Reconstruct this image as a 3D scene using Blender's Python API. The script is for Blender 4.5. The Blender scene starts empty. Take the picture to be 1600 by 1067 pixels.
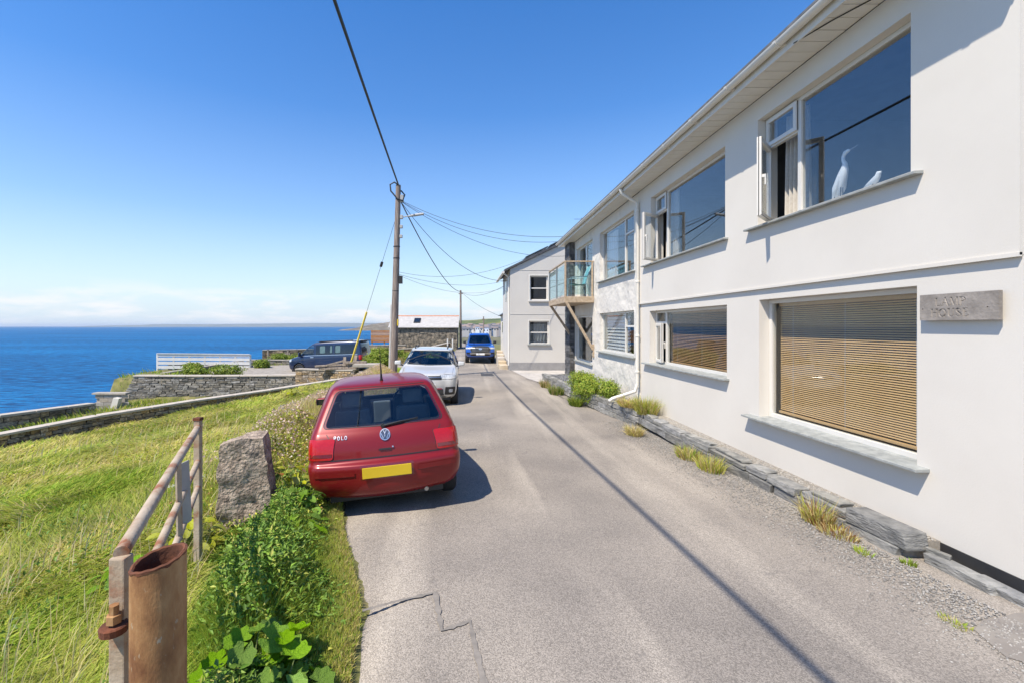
import bpy, bmesh, math, random
import numpy as np
from mathutils import Vector, Matrix
from mathutils.bvhtree import BVHTree
random.seed(7); rng = np.random.default_rng(7)
R = math.radians
sc = bpy.context.scene; COL = sc.collection

# ---------------------------------------------------------------- camera
F = 711.0; CX, CY = 730.0, 510.0; H = 2.0          # focal length in photo pixels, vanishing point, eye height
cam = bpy.data.cameras.new('camera'); camo = bpy.data.objects.new('camera', cam); COL.objects.link(camo)
cam.sensor_width = 36; cam.lens = 16.0; cam.clip_start = 0.05; cam.clip_end = 60000
cam.shift_x = (800 - CX) / 1600; cam.shift_y = -(533.5 - CY) / 1600
camo.location = (0, 0, H); camo.rotation_euler = (R(90), 0, 0)
sc.camera = camo
# ---------------------------------------------------------------- sky and sun
SUN = Vector((0.51, 0.44, -1.0)).normalized()       # the way the light travels
elev = math.asin(-SUN.z); azim = math.atan2(-SUN.x, -SUN.y)
world = bpy.data.worlds.new('World'); sc.world = world; world.use_nodes = True
nt = world.node_tree; nt.nodes.clear(); N = nt.nodes.new; Lk = nt.links.new
sky = N('ShaderNodeTexSky'); sky.sky_type = 'NISHITA'; sky.sun_disc = False
sky.sun_elevation = elev; sky.sun_rotation = azim % (2 * math.pi)
sky.altitude = 0; sky.air_density = 1.0; sky.dust_density = 0.2; sky.ozone_density = 1.6
tc = N('ShaderNodeTexCoord'); sx = N('ShaderNodeSeparateXYZ'); Lk(tc.outputs['Generated'], sx.inputs[0])
mp = N('ShaderNodeMapping'); mp.inputs['Scale'].default_value = (1, 1, 5.0); Lk(tc.outputs['Generated'], mp.inputs[0])
cn = N('ShaderNodeTexNoise'); cn.inputs['Scale'].default_value = 7.0; cn.inputs['Detail'].default_value = 9; cn.inputs['Roughness'].default_value = 0.58
Lk(mp.outputs[0], cn.inputs['Vector'])
cr = N('ShaderNodeValToRGB'); cr.color_ramp.elements[0].position = 0.46; cr.color_ramp.elements[1].position = 0.60
Lk(cn.outputs['Fac'], cr.inputs[0])
bandr = N('ShaderNodeValToRGB'); e = bandr.color_ramp.elements       # clouds lie low over the horizon only
e[0].position = 0.0; e[0].color = (.55, .55, .55, 1); e[1].position = 0.085; e[1].color = (0, 0, 0, 1)
q = e.new(0.02); q.color = (1, 1, 1, 1); q = e.new(0.05); q.color = (.75, .75, .75, 1)
Lk(sx.outputs['Z'], bandr.inputs[0])
mul = N('ShaderNodeMath'); mul.operation = 'MULTIPLY'; Lk(cr.outputs[0], mul.inputs[0]); Lk(bandr.outputs[0], mul.inputs[1])
hsv = N('ShaderNodeHueSaturation'); hsv.inputs['Saturation'].default_value = 1.43; hsv.inputs['Hue'].default_value = 0.508; hsv.inputs['Value'].default_value = 1.66; Lk(sky.outputs[0], hsv.inputs['Color'])
hz = N('ShaderNodeValToRGB'); e = hz.color_ramp.elements; e[0].position = 0.0; e[0].color = (.96, .96, .96, 1); e[1].position = 0.85; e[1].color = (0, 0, 0, 1); q = e.new(.10); q.color = (.64, .64, .64, 1); q = e.new(.22); q.color = (.29, .29, .29, 1); q = e.new(.42); q.color = (.085, .085, .085, 1)
Lk(sx.outputs['Z'], hz.inputs[0]); hm = N('ShaderNodeMixRGB'); Lk(hz.outputs[0], hm.inputs[0]); Lk(hsv.outputs[0], hm.inputs[1]); hm.inputs[2].default_value = (5.3, 6.3, 7.35, 1)     # pale air low over the sea
mixc = N('ShaderNodeMixRGB'); Lk(mul.outputs[0], mixc.inputs[0]); Lk(hm.outputs[0], mixc.inputs[1]); mixc.inputs[2].default_value = (7.7, 7.75, 7.8, 1)
bg = N('ShaderNodeBackground'); bg.inputs['Strength'].default_value = 0.088; Lk(mixc.outputs[0], bg.inputs[0])
wo = N('ShaderNodeOutputWorld'); Lk(bg.outputs[0], wo.inputs[0])
sl = bpy.data.lights.new('sun', 'SUN'); sl.energy = 4.6; sl.angle = R(0.53); sl.color = (1.0, 0.92, 0.80)
so = bpy.data.objects.new('sun', sl); COL.objects.link(so)
so.rotation_euler = SUN.to_track_quat('-Z', 'Y').to_euler(); so.location = (-20, -20, 40)
sc.view_settings.view_transform = 'Standard'; sc.view_settings.look = 'None'
sc.view_settings.exposure = 0.60; sc.view_settings.gamma = 1.0; sc.view_settings.use_curve_mapping = False
sc.cycles.max_bounces = 8; sc.cycles.transparent_max_bounces = 16

# ---------------------------------------------------------------- materials
MATS = {}
def mat(name, c1, c2=None, scale=4.0, detail=6, rough=0.7, bump=0.0, bscale=60.0, metal=0.0, coat=0.0, c3=None, lo=.35, hi=.65,
        spec=0.5, vary=0.0, stretch=(1, 1, 1), attr=None, trans=0.0, bdist=0.01, spots=None, spot_scale=8, spot_lo=.6, sat=(.55, 1.35)):
    if name in MATS: return MATS[name]
    m = bpy.data.materials.new(name); m.use_nodes = True; t = m.node_tree; n = t.nodes; l = t.links.new
    b = n['Principled BSDF']; b.inputs['Roughness'].default_value = rough; b.inputs['Metallic'].default_value = metal
    b.inputs['Coat Weight'].default_value = coat; b.inputs['Coat Roughness'].default_value = 0.06
    b.inputs['Specular IOR Level'].default_value = spec
    tcn = n.new('ShaderNodeTexCoord'); mpn = n.new('ShaderNodeMapping'); mpn.inputs['Scale'].default_value = stretch
    l(tcn.outputs['Object'], mpn.inputs[0])
    if attr:
        a = n.new('ShaderNodeAttribute'); a.attribute_name = attr; col = a.outputs['Color']
    else:
        nz = n.new('ShaderNodeTexNoise'); nz.inputs['Scale'].default_value = scale; nz.inputs['Detail'].default_value = detail
        nz.inputs['Roughness'].default_value = .6
        l(mpn.outputs[0], nz.inputs['Vector'])
        rp = n.new('ShaderNodeValToRGB'); el = rp.color_ramp.elements
        el[0].position = lo; el[1].position = hi; el[0].color = (*c1, 1); el[1].color = (*(c2 or c1), 1)
        if c3: k = el.new((lo + hi) / 2); k.color = (*c3, 1)
        l(nz.outputs['Fac'], rp.inputs[0]); col = rp.outputs[0]
        if vary:
            oi = n.new('ShaderNodeObjectInfo'); ad = n.new('ShaderNodeVectorMath'); ad.operation = 'ADD'
            l(mpn.outputs[0], ad.inputs[0]); mm = n.new('ShaderNodeMath'); mm.operation = 'MULTIPLY'; mm.inputs[1].default_value = 50
            l(oi.outputs['Random'], mm.inputs[0]); l(mm.outputs[0], ad.inputs[1]); l(ad.outputs[0], nz.inputs['Vector'])
    if spots:
        sn = n.new('ShaderNodeTexNoise'); sn.inputs['Scale'].default_value = spot_scale; sn.inputs['Detail'].default_value = 5
        l(mpn.outputs[0], sn.inputs['Vector'])
        sr = n.new('ShaderNodeValToRGB'); sr.color_ramp.elements[0].position = spot_lo; sr.color_ramp.elements[1].position = spot_lo + .08
        l(sn.outputs['Fac'], sr.inputs[0])
        mx = n.new('ShaderNodeMixRGB'); l(sr.outputs[0], mx.inputs[0]); l(col, mx.inputs[1]); mx.inputs[2].default_value = (*spots, 1); col = mx.outputs[0]
    if vary:
        oi = n.new('ShaderNodeObjectInfo'); mr = n.new('ShaderNodeMapRange'); mr.inputs['To Min'].default_value = 1 - vary; mr.inputs['To Max'].default_value = 1 + vary
        l(oi.outputs['Random'], mr.inputs['Value']); hs = n.new('ShaderNodeHueSaturation'); l(col, hs.inputs['Color']); l(mr.outputs[0], hs.inputs['Value'])
        m2 = n.new('ShaderNodeMath'); m2.operation = 'MULTIPLY'; m2.inputs[1].default_value = 7.13; l(oi.outputs['Random'], m2.inputs[0])
        m3 = n.new('ShaderNodeMath'); m3.operation = 'FRACT'; l(m2.outputs[0], m3.inputs[0])
        m4 = n.new('ShaderNodeMapRange'); m4.inputs['To Min'].default_value = sat[0]; m4.inputs['To Max'].default_value = sat[1]; l(m3.outputs[0], m4.inputs['Value']); l(m4.outputs[0], hs.inputs['Saturation'])
        col = hs.outputs[0]
    l(col, b.inputs['Base Color'])
    if bump:
        bn = n.new('ShaderNodeTexNoise'); bn.inputs['Scale'].default_value = bscale; bn.inputs['Detail'].default_value = 5; l(mpn.outputs[0], bn.inputs['Vector'])
        bp = n.new('ShaderNodeBump'); bp.inputs['Strength'].default_value = bump; bp.inputs['Distance'].default_value = bdist
        l(bn.outputs['Fac'], bp.inputs['Height']); l(bp.outputs[0], b.inputs['Normal'])
    if trans:
        tr = n.new('ShaderNodeBsdfTranslucent'); l(col, tr.inputs[0]); ms = n.new('ShaderNodeMixShader'); ms.inputs[0].default_value = trans
        l(b.outputs[0], ms.inputs[1]); l(tr.outputs[0], ms.inputs[2]); l(ms.outputs[0], n['Material Output'].inputs['Surface'])
    MATS[name] = m; return m

def glass(name, tint=(0.75, 0.82, 0.85), ior=1.7, rough=0.0):
    m = bpy.data.materials.new(name); m.use_nodes = True; t = m.node_tree; n = t.nodes; l = t.links.new; n.clear()
    fr = n.new('ShaderNodeFresnel'); fr.inputs['IOR'].default_value = ior
    ge = n.new('ShaderNodeNewGeometry'); mr = n.new('ShaderNodeMapRange'); mr.inputs['To Min'].default_value = ior; mr.inputs['To Max'].default_value = 1 / ior   # same reflectance from either side
    l(ge.outputs['Backfacing'], mr.inputs['Value']); l(mr.outputs[0], fr.inputs['IOR'])
    tr = n.new('ShaderNodeBsdfTransparent'); tr.inputs[0].default_value = (*tint, 1)
    gl = n.new('ShaderNodeBsdfGlossy'); gl.inputs['Roughness'].default_value = rough
    mx = n.new('ShaderNodeMixShader'); l(fr.outputs[0], mx.inputs[0]); l(tr.outputs[0], mx.inputs[1]); l(gl.outputs[0], mx.inputs[2])
    o = n.new('ShaderNodeOutputMaterial'); l(mx.outputs[0], o.inputs['Surface']); return m

# ---------------------------------------------------------------- geometry helpers
def at(px, py, Y): return Vector(((px - CX) * Y / F, Y, H - (py - CY) * Y / F))   # a measured photo point at a chosen distance
class MB:
    def __init__(s): s.v = []; s.f = []
    def add(s, v, f):
        n = len(s.v); s.v += [tuple(p) for p in v]; s.f += [tuple(i + n for i in q) for q in f]; return s
    def box(s, x0, x1, y0, y1, z0, z1):
        v = [(x0, y0, z0), (x1, y0, z0), (x1, y1, z0), (x0, y1, z0), (x0, y0, z1), (x1, y0, z1), (x1, y1, z1), (x0, y1, z1)]
        return s.add(v, [(3, 2, 1, 0), (4, 5, 6, 7), (0, 1, 5, 4), (1, 2, 6, 5), (2, 3, 7, 6), (3, 0, 4, 7)])
    def hexa(s, v): return s.add(v, [(3, 2, 1, 0), (4, 5, 6, 7), (0, 1, 5, 4), (1, 2, 6, 5), (2, 3, 7, 6), (3, 0, 4, 7)])
    def quad(s, a, b, c, d): return s.add([a, b, c, d], [(0, 1, 2, 3)])
    def beam(s, a, b, w, h, up=(0, 0, 1)):
        a = Vector(a); b = Vector(b); d = (b - a).normalized(); u = Vector(up); sd = d.cross(u).normalized() * w / 2; u = sd.cross(d).normalized() * h / 2
        return s.hexa([a - sd - u, a + sd - u, b + sd - u, b - sd - u, a - sd + u, a + sd + u, b + sd + u, b - sd + u])
    def tube(s, pts, r, n=8, caps=True):
        pts = [Vector(p) for p in pts]; rs = r if isinstance(r, (list, tuple)) else [r] * len(pts); vs = []; fs = []; up = None
        for i, p in enumerate(pts):
            d = (pts[min(i + 1, len(pts) - 1)] - pts[max(i - 1, 0)]).normalized()
            if up is None: up = Vector((0, 0, 1)) if abs(d.z) < .9 else Vector((1, 0, 0))
            a = d.cross(up).normalized(); bq = a.cross(d).normalized(); up = bq
            for k in range(n):
                t = 2 * math.pi * k / n; vs.append(p + (a * math.cos(t) + bq * math.sin(t)) * rs[i])
        for i in range(len(pts) - 1):
            for k in range(n): fs.append((i * n + k, i * n + (k + 1) % n, (i + 1) * n + (k + 1) % n, (i + 1) * n + k))
        if caps: fs.append(tuple(range(n))[::-1]); fs.append(tuple(range((len(pts) - 1) * n, len(pts) * n)))
        return s.add(vs, fs)
    def lathe(s, prof, n=16, c=(0, 0, 0), axis='z'):
        vs = []; fs = []
        for (r, z) in prof:
            for k in range(n):
                t = 2 * math.pi * k / n; a, b2 = r * math.cos(t), r * math.sin(t)
                p = {'z': (a, b2, z), 'x': (z, a, b2), 'y': (a, z, b2)}[axis]; vs.append((p[0] + c[0], p[1] + c[1], p[2] + c[2]))
        for i in range(len(prof) - 1):
            for k in range(n): fs.append((i * n + k, i * n + (k + 1) % n, (i + 1) * n + (k + 1) % n, (i + 1) * n + k))
        fs.append(tuple(range(n))[::-1]); fs.append(tuple(range((len(prof) - 1) * n, len(prof) * n)))
        return s.add(vs, fs)
    def prism(s, poly, vec):
        n = len(poly); v = [Vector(p) for p in poly]; vec = Vector(vec); v += [p + vec for p in v]
        f = [tuple(range(n))[::-1], tuple(range(n, 2 * n))] + [(i, (i + 1) % n, (i + 1) % n + n, i + n) for i in range(n)]
        return s.add(v, f)
WP = {}                      # offset already applied by an object's ancestors and itself
def finish(me, bevel=0, smooth=None, segs=2):
    if bevel or True:
        bm = bmesh.new(); bm.from_mesh(me)
        bmesh.ops.recalc_face_normals(bm, faces=bm.faces)
        if bevel: bmesh.ops.bevel(bm, geom=[e for e in bm.edges if len(e.link_faces) == 2 and e.calc_face_angle(0) > .5], offset=bevel, segments=segs, profile=.6, affect='EDGES', clamp_overlap=True)
        bm.to_mesh(me); bm.free()
    if smooth is not None:
        me.polygons.foreach_set('use_smooth', [True] * len(me.polygons)); me.set_sharp_from_angle(angle=R(smooth))
def link(name, me, m, parent=None, loc=(0, 0, 0)):
    o = bpy.data.objects.new(name, me); COL.objects.link(o)
    if m is not None and me is not None and not me.materials: me.materials.append(m)
    o.location = loc
    if parent is not None: o.parent = parent
    return o
def put(name, mb, m, parent=None, bevel=0, smooth=None, base=False, segs=2, origin=None):
    """mesh given in the coordinates of the parent's root space; its origin goes to the middle of its box (or of its underside)"""
    v = np.array([tuple(p) for p in mb.v], float); c = (v.min(0) + v.max(0)) / 2
    if base or parent is None: c[2] = v[:, 2].min()
    if origin is not None: c = np.array(origin, float)
    off = np.array(WP.get(parent.name, (0, 0, 0))) if parent is not None else np.zeros(3)
    me = bpy.data.meshes.new(name); me.from_pydata((v - c).tolist(), [], mb.f); finish(me, bevel, smooth, segs)
    o = link(name, me, m, parent, tuple(c - off)); WP[o.name] = tuple(c); return o
def tag(o, label=None, cat=None, group=None, kind=None):
    if label: o['label'] = label
    if cat: o['category'] = cat
    if group: o['group'] = group
    if kind: o['kind'] = kind
    return o
def thing(name, label, cat, loc=(0, 0, 0), group=None, rot=(0, 0, 0), world=True):
    o = bpy.data.objects.new(name, None); COL.objects.link(o); o.location = loc; o.rotation_euler = rot; o.empty_display_size = .2
    WP[o.name] = tuple(loc) if world else (0, 0, 0); return tag(o, label, cat, group)
def struct(name, mb, m, **k): return tag(put(name, mb, m, **k), kind='structure')
def trimesh(name, V, T, m, parent=None, cols=None, loc=(0, 0, 0), smooth=False):
    V = np.asarray(V, np.float32); T = np.asarray(T, np.int32); me = bpy.data.meshes.new(name)
    me.vertices.add(len(V)); me.vertices.foreach_set('co', V.ravel()); k = T.shape[1]
    me.loops.add(T.size); me.loops.foreach_set('vertex_index', T.ravel()); me.polygons.add(len(T)); me.polygons.foreach_set('loop_start', np.arange(0, T.size, k, dtype=np.int32))
    if smooth: me.polygons.foreach_set('use_smooth', np.ones(len(T), bool))
    me.update(calc_edges=True)
    if cols is not None:
        a = me.color_attributes.new('col', 'FLOAT_COLOR', 'POINT'); C4 = np.ones((len(V), 4), np.float32); C4[:, :3] = cols; a.data.foreach_set('color', C4.ravel())
    return link(name, me, m, parent, loc)
def pnoise(x, y, s, seed=0):
    """smooth value noise for arrays"""
    x = np.asarray(x) * s + seed * 17.3; y = np.asarray(y) * s + seed * 9.1; xi = np.floor(x); yi = np.floor(y); fx = x - xi; fy = y - yi
    fx = fx * fx * (3 - 2 * fx); fy = fy * fy * (3 - 2 * fy)
    h = lambda a, b: np.modf(np.abs(np.sin(a * 127.1 + b * 311.7 + seed * 3.3) * 43758.5453))[0]
    return (h(xi, yi) * (1 - fx) + h(xi + 1, yi) * fx) * (1 - fy) + (h(xi, yi + 1) * (1 - fx) + h(xi + 1, yi + 1) * fx) * fy
def fbm(x, y, s, seed=0): return (pnoise(x, y, s, seed) * .5 + pnoise(x, y, s * 2.1, seed + 1) * .3 + pnoise(x, y, s * 4.3, seed + 2) * .2)
def copy_tree(o, parent=None):
    c = o.copy(); COL.objects.link(c); c.parent = parent
    for ch in [k for k in bpy.data.objects if k.parent == o]: copy_tree(ch, c)
    return c

# ---------------------------------------------------------------- palette
m_render = mat('white_render', (.615, .572, .503), (.65, .607, .536), scale=.9, detail=9, rough=.85, bump=.16, bscale=70, bdist=.005)
m_trowel = None
m_upvc = mat('white_upvc', (.63, .60, .545), (.67, .64, .58), rough=.35)
m_slate_sill = mat('slate_sill', (.22, .23, .22), (.34, .35, .33), scale=9, rough=.75, bump=.3)
m_slate = mat('slate_edging', (.15, .148, .138), (.33, .315, .28), scale=6, rough=.85, bump=.9, bscale=18, bdist=.025, vary=.28, stretch=(1, 1, 3.5), c3=(.235, .228, .205))
m_black = mat('black_plinth', (.018, .018, .02), (.03, .03, .03), rough=.6)
m_conc = mat('concrete_coping', (.30, .265, .22), (.42, .375, .31), scale=3, rough=.9, bump=.4, bscale=50, spots=(.22, .20, .17), spot_scale=12, spot_lo=.62)
m_cope_pale = mat('pale_coping', (.40, .35, .285), (.50, .44, .36), scale=3, rough=.9, bump=.4, bscale=50, spots=(.30, .265, .215), spot_scale=9, spot_lo=.63)
m_rubble = mat('rubble_stone', (.12, .085, .055), (.47, .35, .215), scale=3, rough=.9, bump=.6, bscale=25, vary=.45, c3=(.27, .205, .135))
m_rubble_grey = mat('grey_rubble', (.09, .085, .075), (.38, .34, .275), scale=3, rough=.9, bump=.6, bscale=25, vary=.5, c3=(.20, .18, .15))
m_mortar = mat('earth_mortar', (.07, .065, .055), (.13, .12, .10), scale=8, rough=1)
m_wood_grey = mat('weathered_wood', (.16, .12, .09), (.36, .30, .24), scale=3, rough=.85, bump=.4, bscale=30, stretch=(6, 6, .6))
m_rubber = mat('tyre_rubber', (.016, .016, .017), (.03, .03, .03), rough=.8, bump=.3)
m_alloy = mat('alloy_rim', (.42, .43, .44), (.55, .55, .56), rough=.35, metal=.9)
m_trim = mat('black_trim', (.015, .015, .016), (.022, .022, .022), rough=.55)
m_glass = glass('window_glass', (.94, .96, .97), 2.1); m_glass_low = glass('lower_window_glass', (.93, .95, .95), 1.42)
m_carglass = glass('car_glass', (.66, .72, .72), 1.8)
m_darkglass = mat('privacy_glass', (.008, .01, .012), (.012, .015, .018), rough=.03, spec=.8)
m_dark = mat('dark_interior', (.02, .02, .022), (.035, .035, .035), rough=.8)
m_steel = mat('brushed_steel', (.35, .34, .32), (.45, .44, .42), rough=.35, metal=.8)
# ================================================================ THE SETTING
def interp(t, pts): return np.interp(t, [p[0] for p in pts], [p[1] for p in pts])
XL = [(-12, -.5), (0, -.6), (2.5, -.72), (3.2, -.80), (3.65, -.95), (4.5, -1.28), (6, -1.75), (10, -2.05), (16, -2.3), (22, -2.6), (30, -2.3), (45, -1.3), (70, -.9)]
def xleft(y): return interp(y, XL)
def roadz(y): return interp(y, [(3, 0), (6, -.06), (9, -.15), (12, -.225), (15, -.255), (30, -.275), (60, -.5), (200, -2.5)])
COAST = [(-60, -40), (-24, -12), (-21, 4), (-19.6, 14), (-19.3, 20), (-19.9, 25), (-21.2, 31), (-20, 37), (-12, 41), (-9, 46), (-10, 60), (-4, 80), (20, 130), (60, 180), (140, 150), (160, -40)]
def seg_dist(px, py, poly):
    d = np.full(px.shape, 1e9); inside = np.zeros(px.shape, bool); n = len(poly)
    for i in range(n):
        (ax, ay), (bx, by) = poly[i], poly[(i + 1) % n]; vx, vy = bx - ax, by - ay
        t = np.clip(((px - ax) * vx + (py - ay) * vy) / (vx * vx + vy * vy), 0, 1)
        d = np.minimum(d, np.hypot(px - ax - t * vx, py - ay - t * vy))
        c = ((ay > py) != (by > py)); xx = ax + (py - ay) * vx / (vy if vy else 1e-9); inside ^= c & (px < xx)
    return np.where(inside, d, -d)
A_pts = [(-15.6, 9.6, -1.3), (-13.2, 12.5, -1.08), (-12.07, 15.9 - 1.0, -.97), (-10.3, 17.3, -.85), (-8.37, 19.2, -.73), (-6.05, 21.5, -.55), (-5.2, 22.3, -.48)]    # top of the low wall across the slope
def ground(x, y):
    x = np.asarray(x, float); y = np.asarray(y, float); u = xleft(y) - x; z = roadz(y)
    slope = .125 * np.clip(u - .35, 0, 60) ** 1.0
    land = z - slope + .58 * np.exp(-((u - 1.2) / .62) ** 2) * np.clip((y - 5.2) / 2.2, 0, 1) * np.clip((20.5 - y) / 2.0, 0, 1) + (fbm(x, y, .55, 3) - .5) * .26 * np.clip(u / 2.0, 0, 1)
    ax = np.interp(y, [p[1] for p in A_pts], [p[0] for p in A_pts], left=-40, right=-5.2); sunk = np.clip((ax - .25 - x) / .5, 0, 1) * np.clip((25.3 - y) / .2, 0, 1)   # the sunken path behind the low wall
    land = land * (1 - sunk) + np.minimum(land, -2.05) * sunk
    k = np.clip((y - 25.05) / .35, 0, 1) * np.clip((u - 1.2) / 1.5, 0, 1)       # the level parking pad behind the stone wall
    land = land * (1 - k) + (-0.93) * k
    under = np.clip((-u) / .15, 0, 1)                                       # beneath the road the earth lies deeper
    land = land - .07 * under
    land = land - .45 * np.clip((y - 70) / 60, 0, 1) * 8
    d = seg_dist(x, y, COAST)
    drop = np.clip((0.0 - d) / 6.0, 0, 1); drop = drop ** .7
    return land * (1 - drop) + (-17) * drop + drop * (1 - drop) * (fbm(x, y, .5, 9) - .5) * 8
def grid(xs, ys, zf):
    X, Y = np.meshgrid(xs, ys); Z = zf(X, Y); V = np.stack([X.ravel(), Y.ravel(), Z.ravel()], 1); nx, ny = len(xs), len(ys)
    i = (np.arange(ny - 1)[:, None] * nx + np.arange(nx - 1)[None]).ravel(); return V, np.stack([i, i + 1, i + nx + 1, i + nx], 1)
xs = np.concatenate([np.arange(-48, -24, 1.0), np.arange(-24, -10, .3), np.arange(-10, 1, .12), np.arange(1, 12, 1.0), np.arange(12, 80, 6)])
ys = np.concatenate([np.arange(-14, 0, 1.0), np.arange(0, 14, .14), np.arange(14, 30, .35), np.arange(30, 70, 1.2), np.arange(70, 190, 6)])
V, Q = grid(xs, ys, ground)
m_soil = mat('turf_soil', (.09, .09, .03), (.24, .20, .09), scale=1.6, rough=1, bump=.5, bscale=14, c3=(.16, .155, .045), bdist=.03)
tag(trimesh('ground', V, Q, m_soil, smooth=True), kind='structure')

# the sea, a sheet to the horizon
m_sea = bpy.data.materials.new('sea_water'); m_sea.use_nodes = True; t = m_sea.node_tree; n = t.nodes; l = t.links.new
b = n['Principled BSDF']; b.inputs['Roughness'].default_value = .8; b.inputs['Specular IOR Level'].default_value = 0.0
gw = n.new('ShaderNodeBsdfGlossy'); gw.inputs['Roughness'].default_value = .22; mw = n.new('ShaderNodeMixShader'); mw.inputs[0].default_value = .13; l(b.outputs[0], mw.inputs[1]); l(gw.outputs[0], mw.inputs[2]); l(mw.outputs[0], n['Material Output'].inputs['Surface'])
tcn = n.new('ShaderNodeTexCoord'); mA = n.new('ShaderNodeMapping'); mA.inputs['Rotation'].default_value = (0, 0, R(25)); mA.inputs['Scale'].default_value = (.35, 1.0, 1)
l(tcn.outputs['Object'], mA.inputs[0])
w1 = n.new('ShaderNodeTexNoise'); w1.inputs['Scale'].default_value = .7; w1.inputs['Detail'].default_value = 8; w1.inputs['Roughness'].default_value = .62; l(mA.outputs[0], w1.inputs['Vector'])
bp = n.new('ShaderNodeBump'); bp.inputs['Strength'].default_value = .75; bp.inputs['Distance'].default_value = 1.1; l(w1.outputs['Fac'], bp.inputs['Height']); l(bp.outputs[0], b.inputs['Normal']); l(bp.outputs[0], gw.inputs['Normal'])
w2 = n.new('ShaderNodeTexNoise'); w2.inputs['Scale'].default_value = .013; w2.inputs['Detail'].default_value = 7; l(mA.outputs[0], w2.inputs['Vector'])
w3 = n.new('ShaderNodeTexNoise'); w3.inputs['Scale'].default_value = .55; w3.inputs['Detail'].default_value = 5; w3.inputs['Roughness'].default_value = .7; l(mA.outputs[0], w3.inputs['Vector'])
ml = n.new('ShaderNodeMath'); ml.operation = 'MULTIPLY_ADD'; ml.inputs[1].default_value = .9; l(w3.outputs['Fac'], ml.inputs[0]); mg = n.new('ShaderNodeMath'); mg.operation = 'MULTIPLY_ADD'; mg.inputs[1].default_value = .3; mg.inputs[2].default_value = .17; l(w2.outputs['Fac'], mg.inputs[0]); l(mg.outputs[0], ml.inputs[2])
rp = n.new('ShaderNodeValToRGB'); el = rp.color_ramp.elements; el[0].position = .64; el[1].position = .92; el[0].color = (.0006, .040, .12, 1); el[1].color = (.005, .19, .42, 1)
k = el.new(.78); k.color = (.0015, .10, .265, 1)
l(ml.outputs[0], rp.inputs[0]); l(rp.outputs[0], b.inputs['Base Color'])
mb = MB(); mb.quad((-30000, -3000, -12), (30000, -3000, -12), (30000, 40000, -12), (-30000, 40000, -12)); struct('sea', mb, m_sea)

# the road: one sheet with an uneven left edge
m_road = bpy.data.materials.new('chipped_tarmac'); m_road.use_nodes = True; t = m_road.node_tree; n = t.nodes; l = t.links.new
b = n['Principled BSDF']; b.inputs['Roughness'].default_value = .92; b.inputs['Specular IOR Level'].default_value = .25
tcn = n.new('ShaderNodeTexCoord')
big = n.new('ShaderNodeTexNoise'); big.inputs['Scale'].default_value = .55; big.inputs['Detail'].default_value = 7; l(tcn.outputs['Object'], big.inputs['Vector'])
rp = n.new('ShaderNodeValToRGB'); el = rp.color_ramp.elements; el[0].position = .3; el[1].position = .72; el[0].color = (.185, .164, .142, 1); el[1].color = (.315, .276, .228, 1); l(big.outputs['Fac'], rp.inputs[0])
# paler dusty tracks running along the road
mpn = n.new('ShaderNodeMapping'); mpn.inputs['Scale'].default_value = (1.1, .09, 1); l(tcn.outputs['Object'], mpn.inputs[0])
trk = n.new('ShaderNodeTexNoise'); trk.inputs['Scale'].default_value = 1.3; trk.inputs['Detail'].default_value = 6; l(mpn.outputs[0], trk.inputs['Vector'])
tr2 = n.new('ShaderNodeValToRGB'); tr2.color_ramp.elements[0].position = .52; tr2.color_ramp.elements[1].position = .7; l(trk.outputs['Fac'], tr2.inputs[0])
m0 = n.new('ShaderNodeMixRGB'); m0.inputs[2].default_value = (.38, .335, .275, 1); l(tr2.outputs[0], m0.inputs[0]); l(rp.outputs[0], m0.inputs[1])
vo = n.new('ShaderNodeTexVoronoi'); vo.inputs['Scale'].default_value = 150; l(tcn.outputs['Object'], vo.inputs['Vector'])
hs = n.new('ShaderNodeSeparateColor'); l(vo.outputs['Color'], hs.inputs[0])
mr = n.new('ShaderNodeMapRange'); mr.inputs['To Min'].default_value = .66; mr.inputs['To Max'].default_value = 1.36; l(hs.outputs[0], mr.inputs['Value'])
m1 = n.new('ShaderNodeMixRGB'); m1.blend_type = 'MULTIPLY'; m1.inputs[0].default_value = 1; l(m0.outputs[0], m1.inputs[1]); l(mr.outputs[0], m1.inputs[2])
st = n.new('ShaderNodeTexNoise'); st.inputs['Scale'].default_value = 2.6; st.inputs['Detail'].default_value = 9; st.inputs['Roughness'].default_value = .7; l(tcn.outputs['Object'], st.inputs['Vector'])
sr = n.new('ShaderNodeValToRGB'); sr.color_ramp.elements[0].position = .6; sr.color_ramp.elements[1].position = .74; sr.color_ramp.elements[1].color = (.6, .6, .6, 1); l(st.outputs['Fac'], sr.inputs[0])
m2 = n.new('ShaderNodeMixRGB'); m2.inputs[2].default_value = (.095, .09, .085, 1); l(sr.outputs[0], m2.inputs[0]); l(m1.outputs[0], m2.inputs[1])
l(m2.outputs[0], b.inputs['Base Color'])
bp = n.new('ShaderNodeBump'); bp.inputs['Strength'].default_value = .6; bp.inputs['Distance'].default_value = .004; l(vo.outputs['Distance'], bp.inputs['Height']); bp.invert = True; l(bp.outputs[0], b.inputs['Normal'])
mb = MB(); yy = np.concatenate([np.arange(-12, 1, 1.), np.arange(1, 10, .08), np.arange(10, 24, .4), np.arange(24, 76, 2.)]); cols = 16
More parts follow.
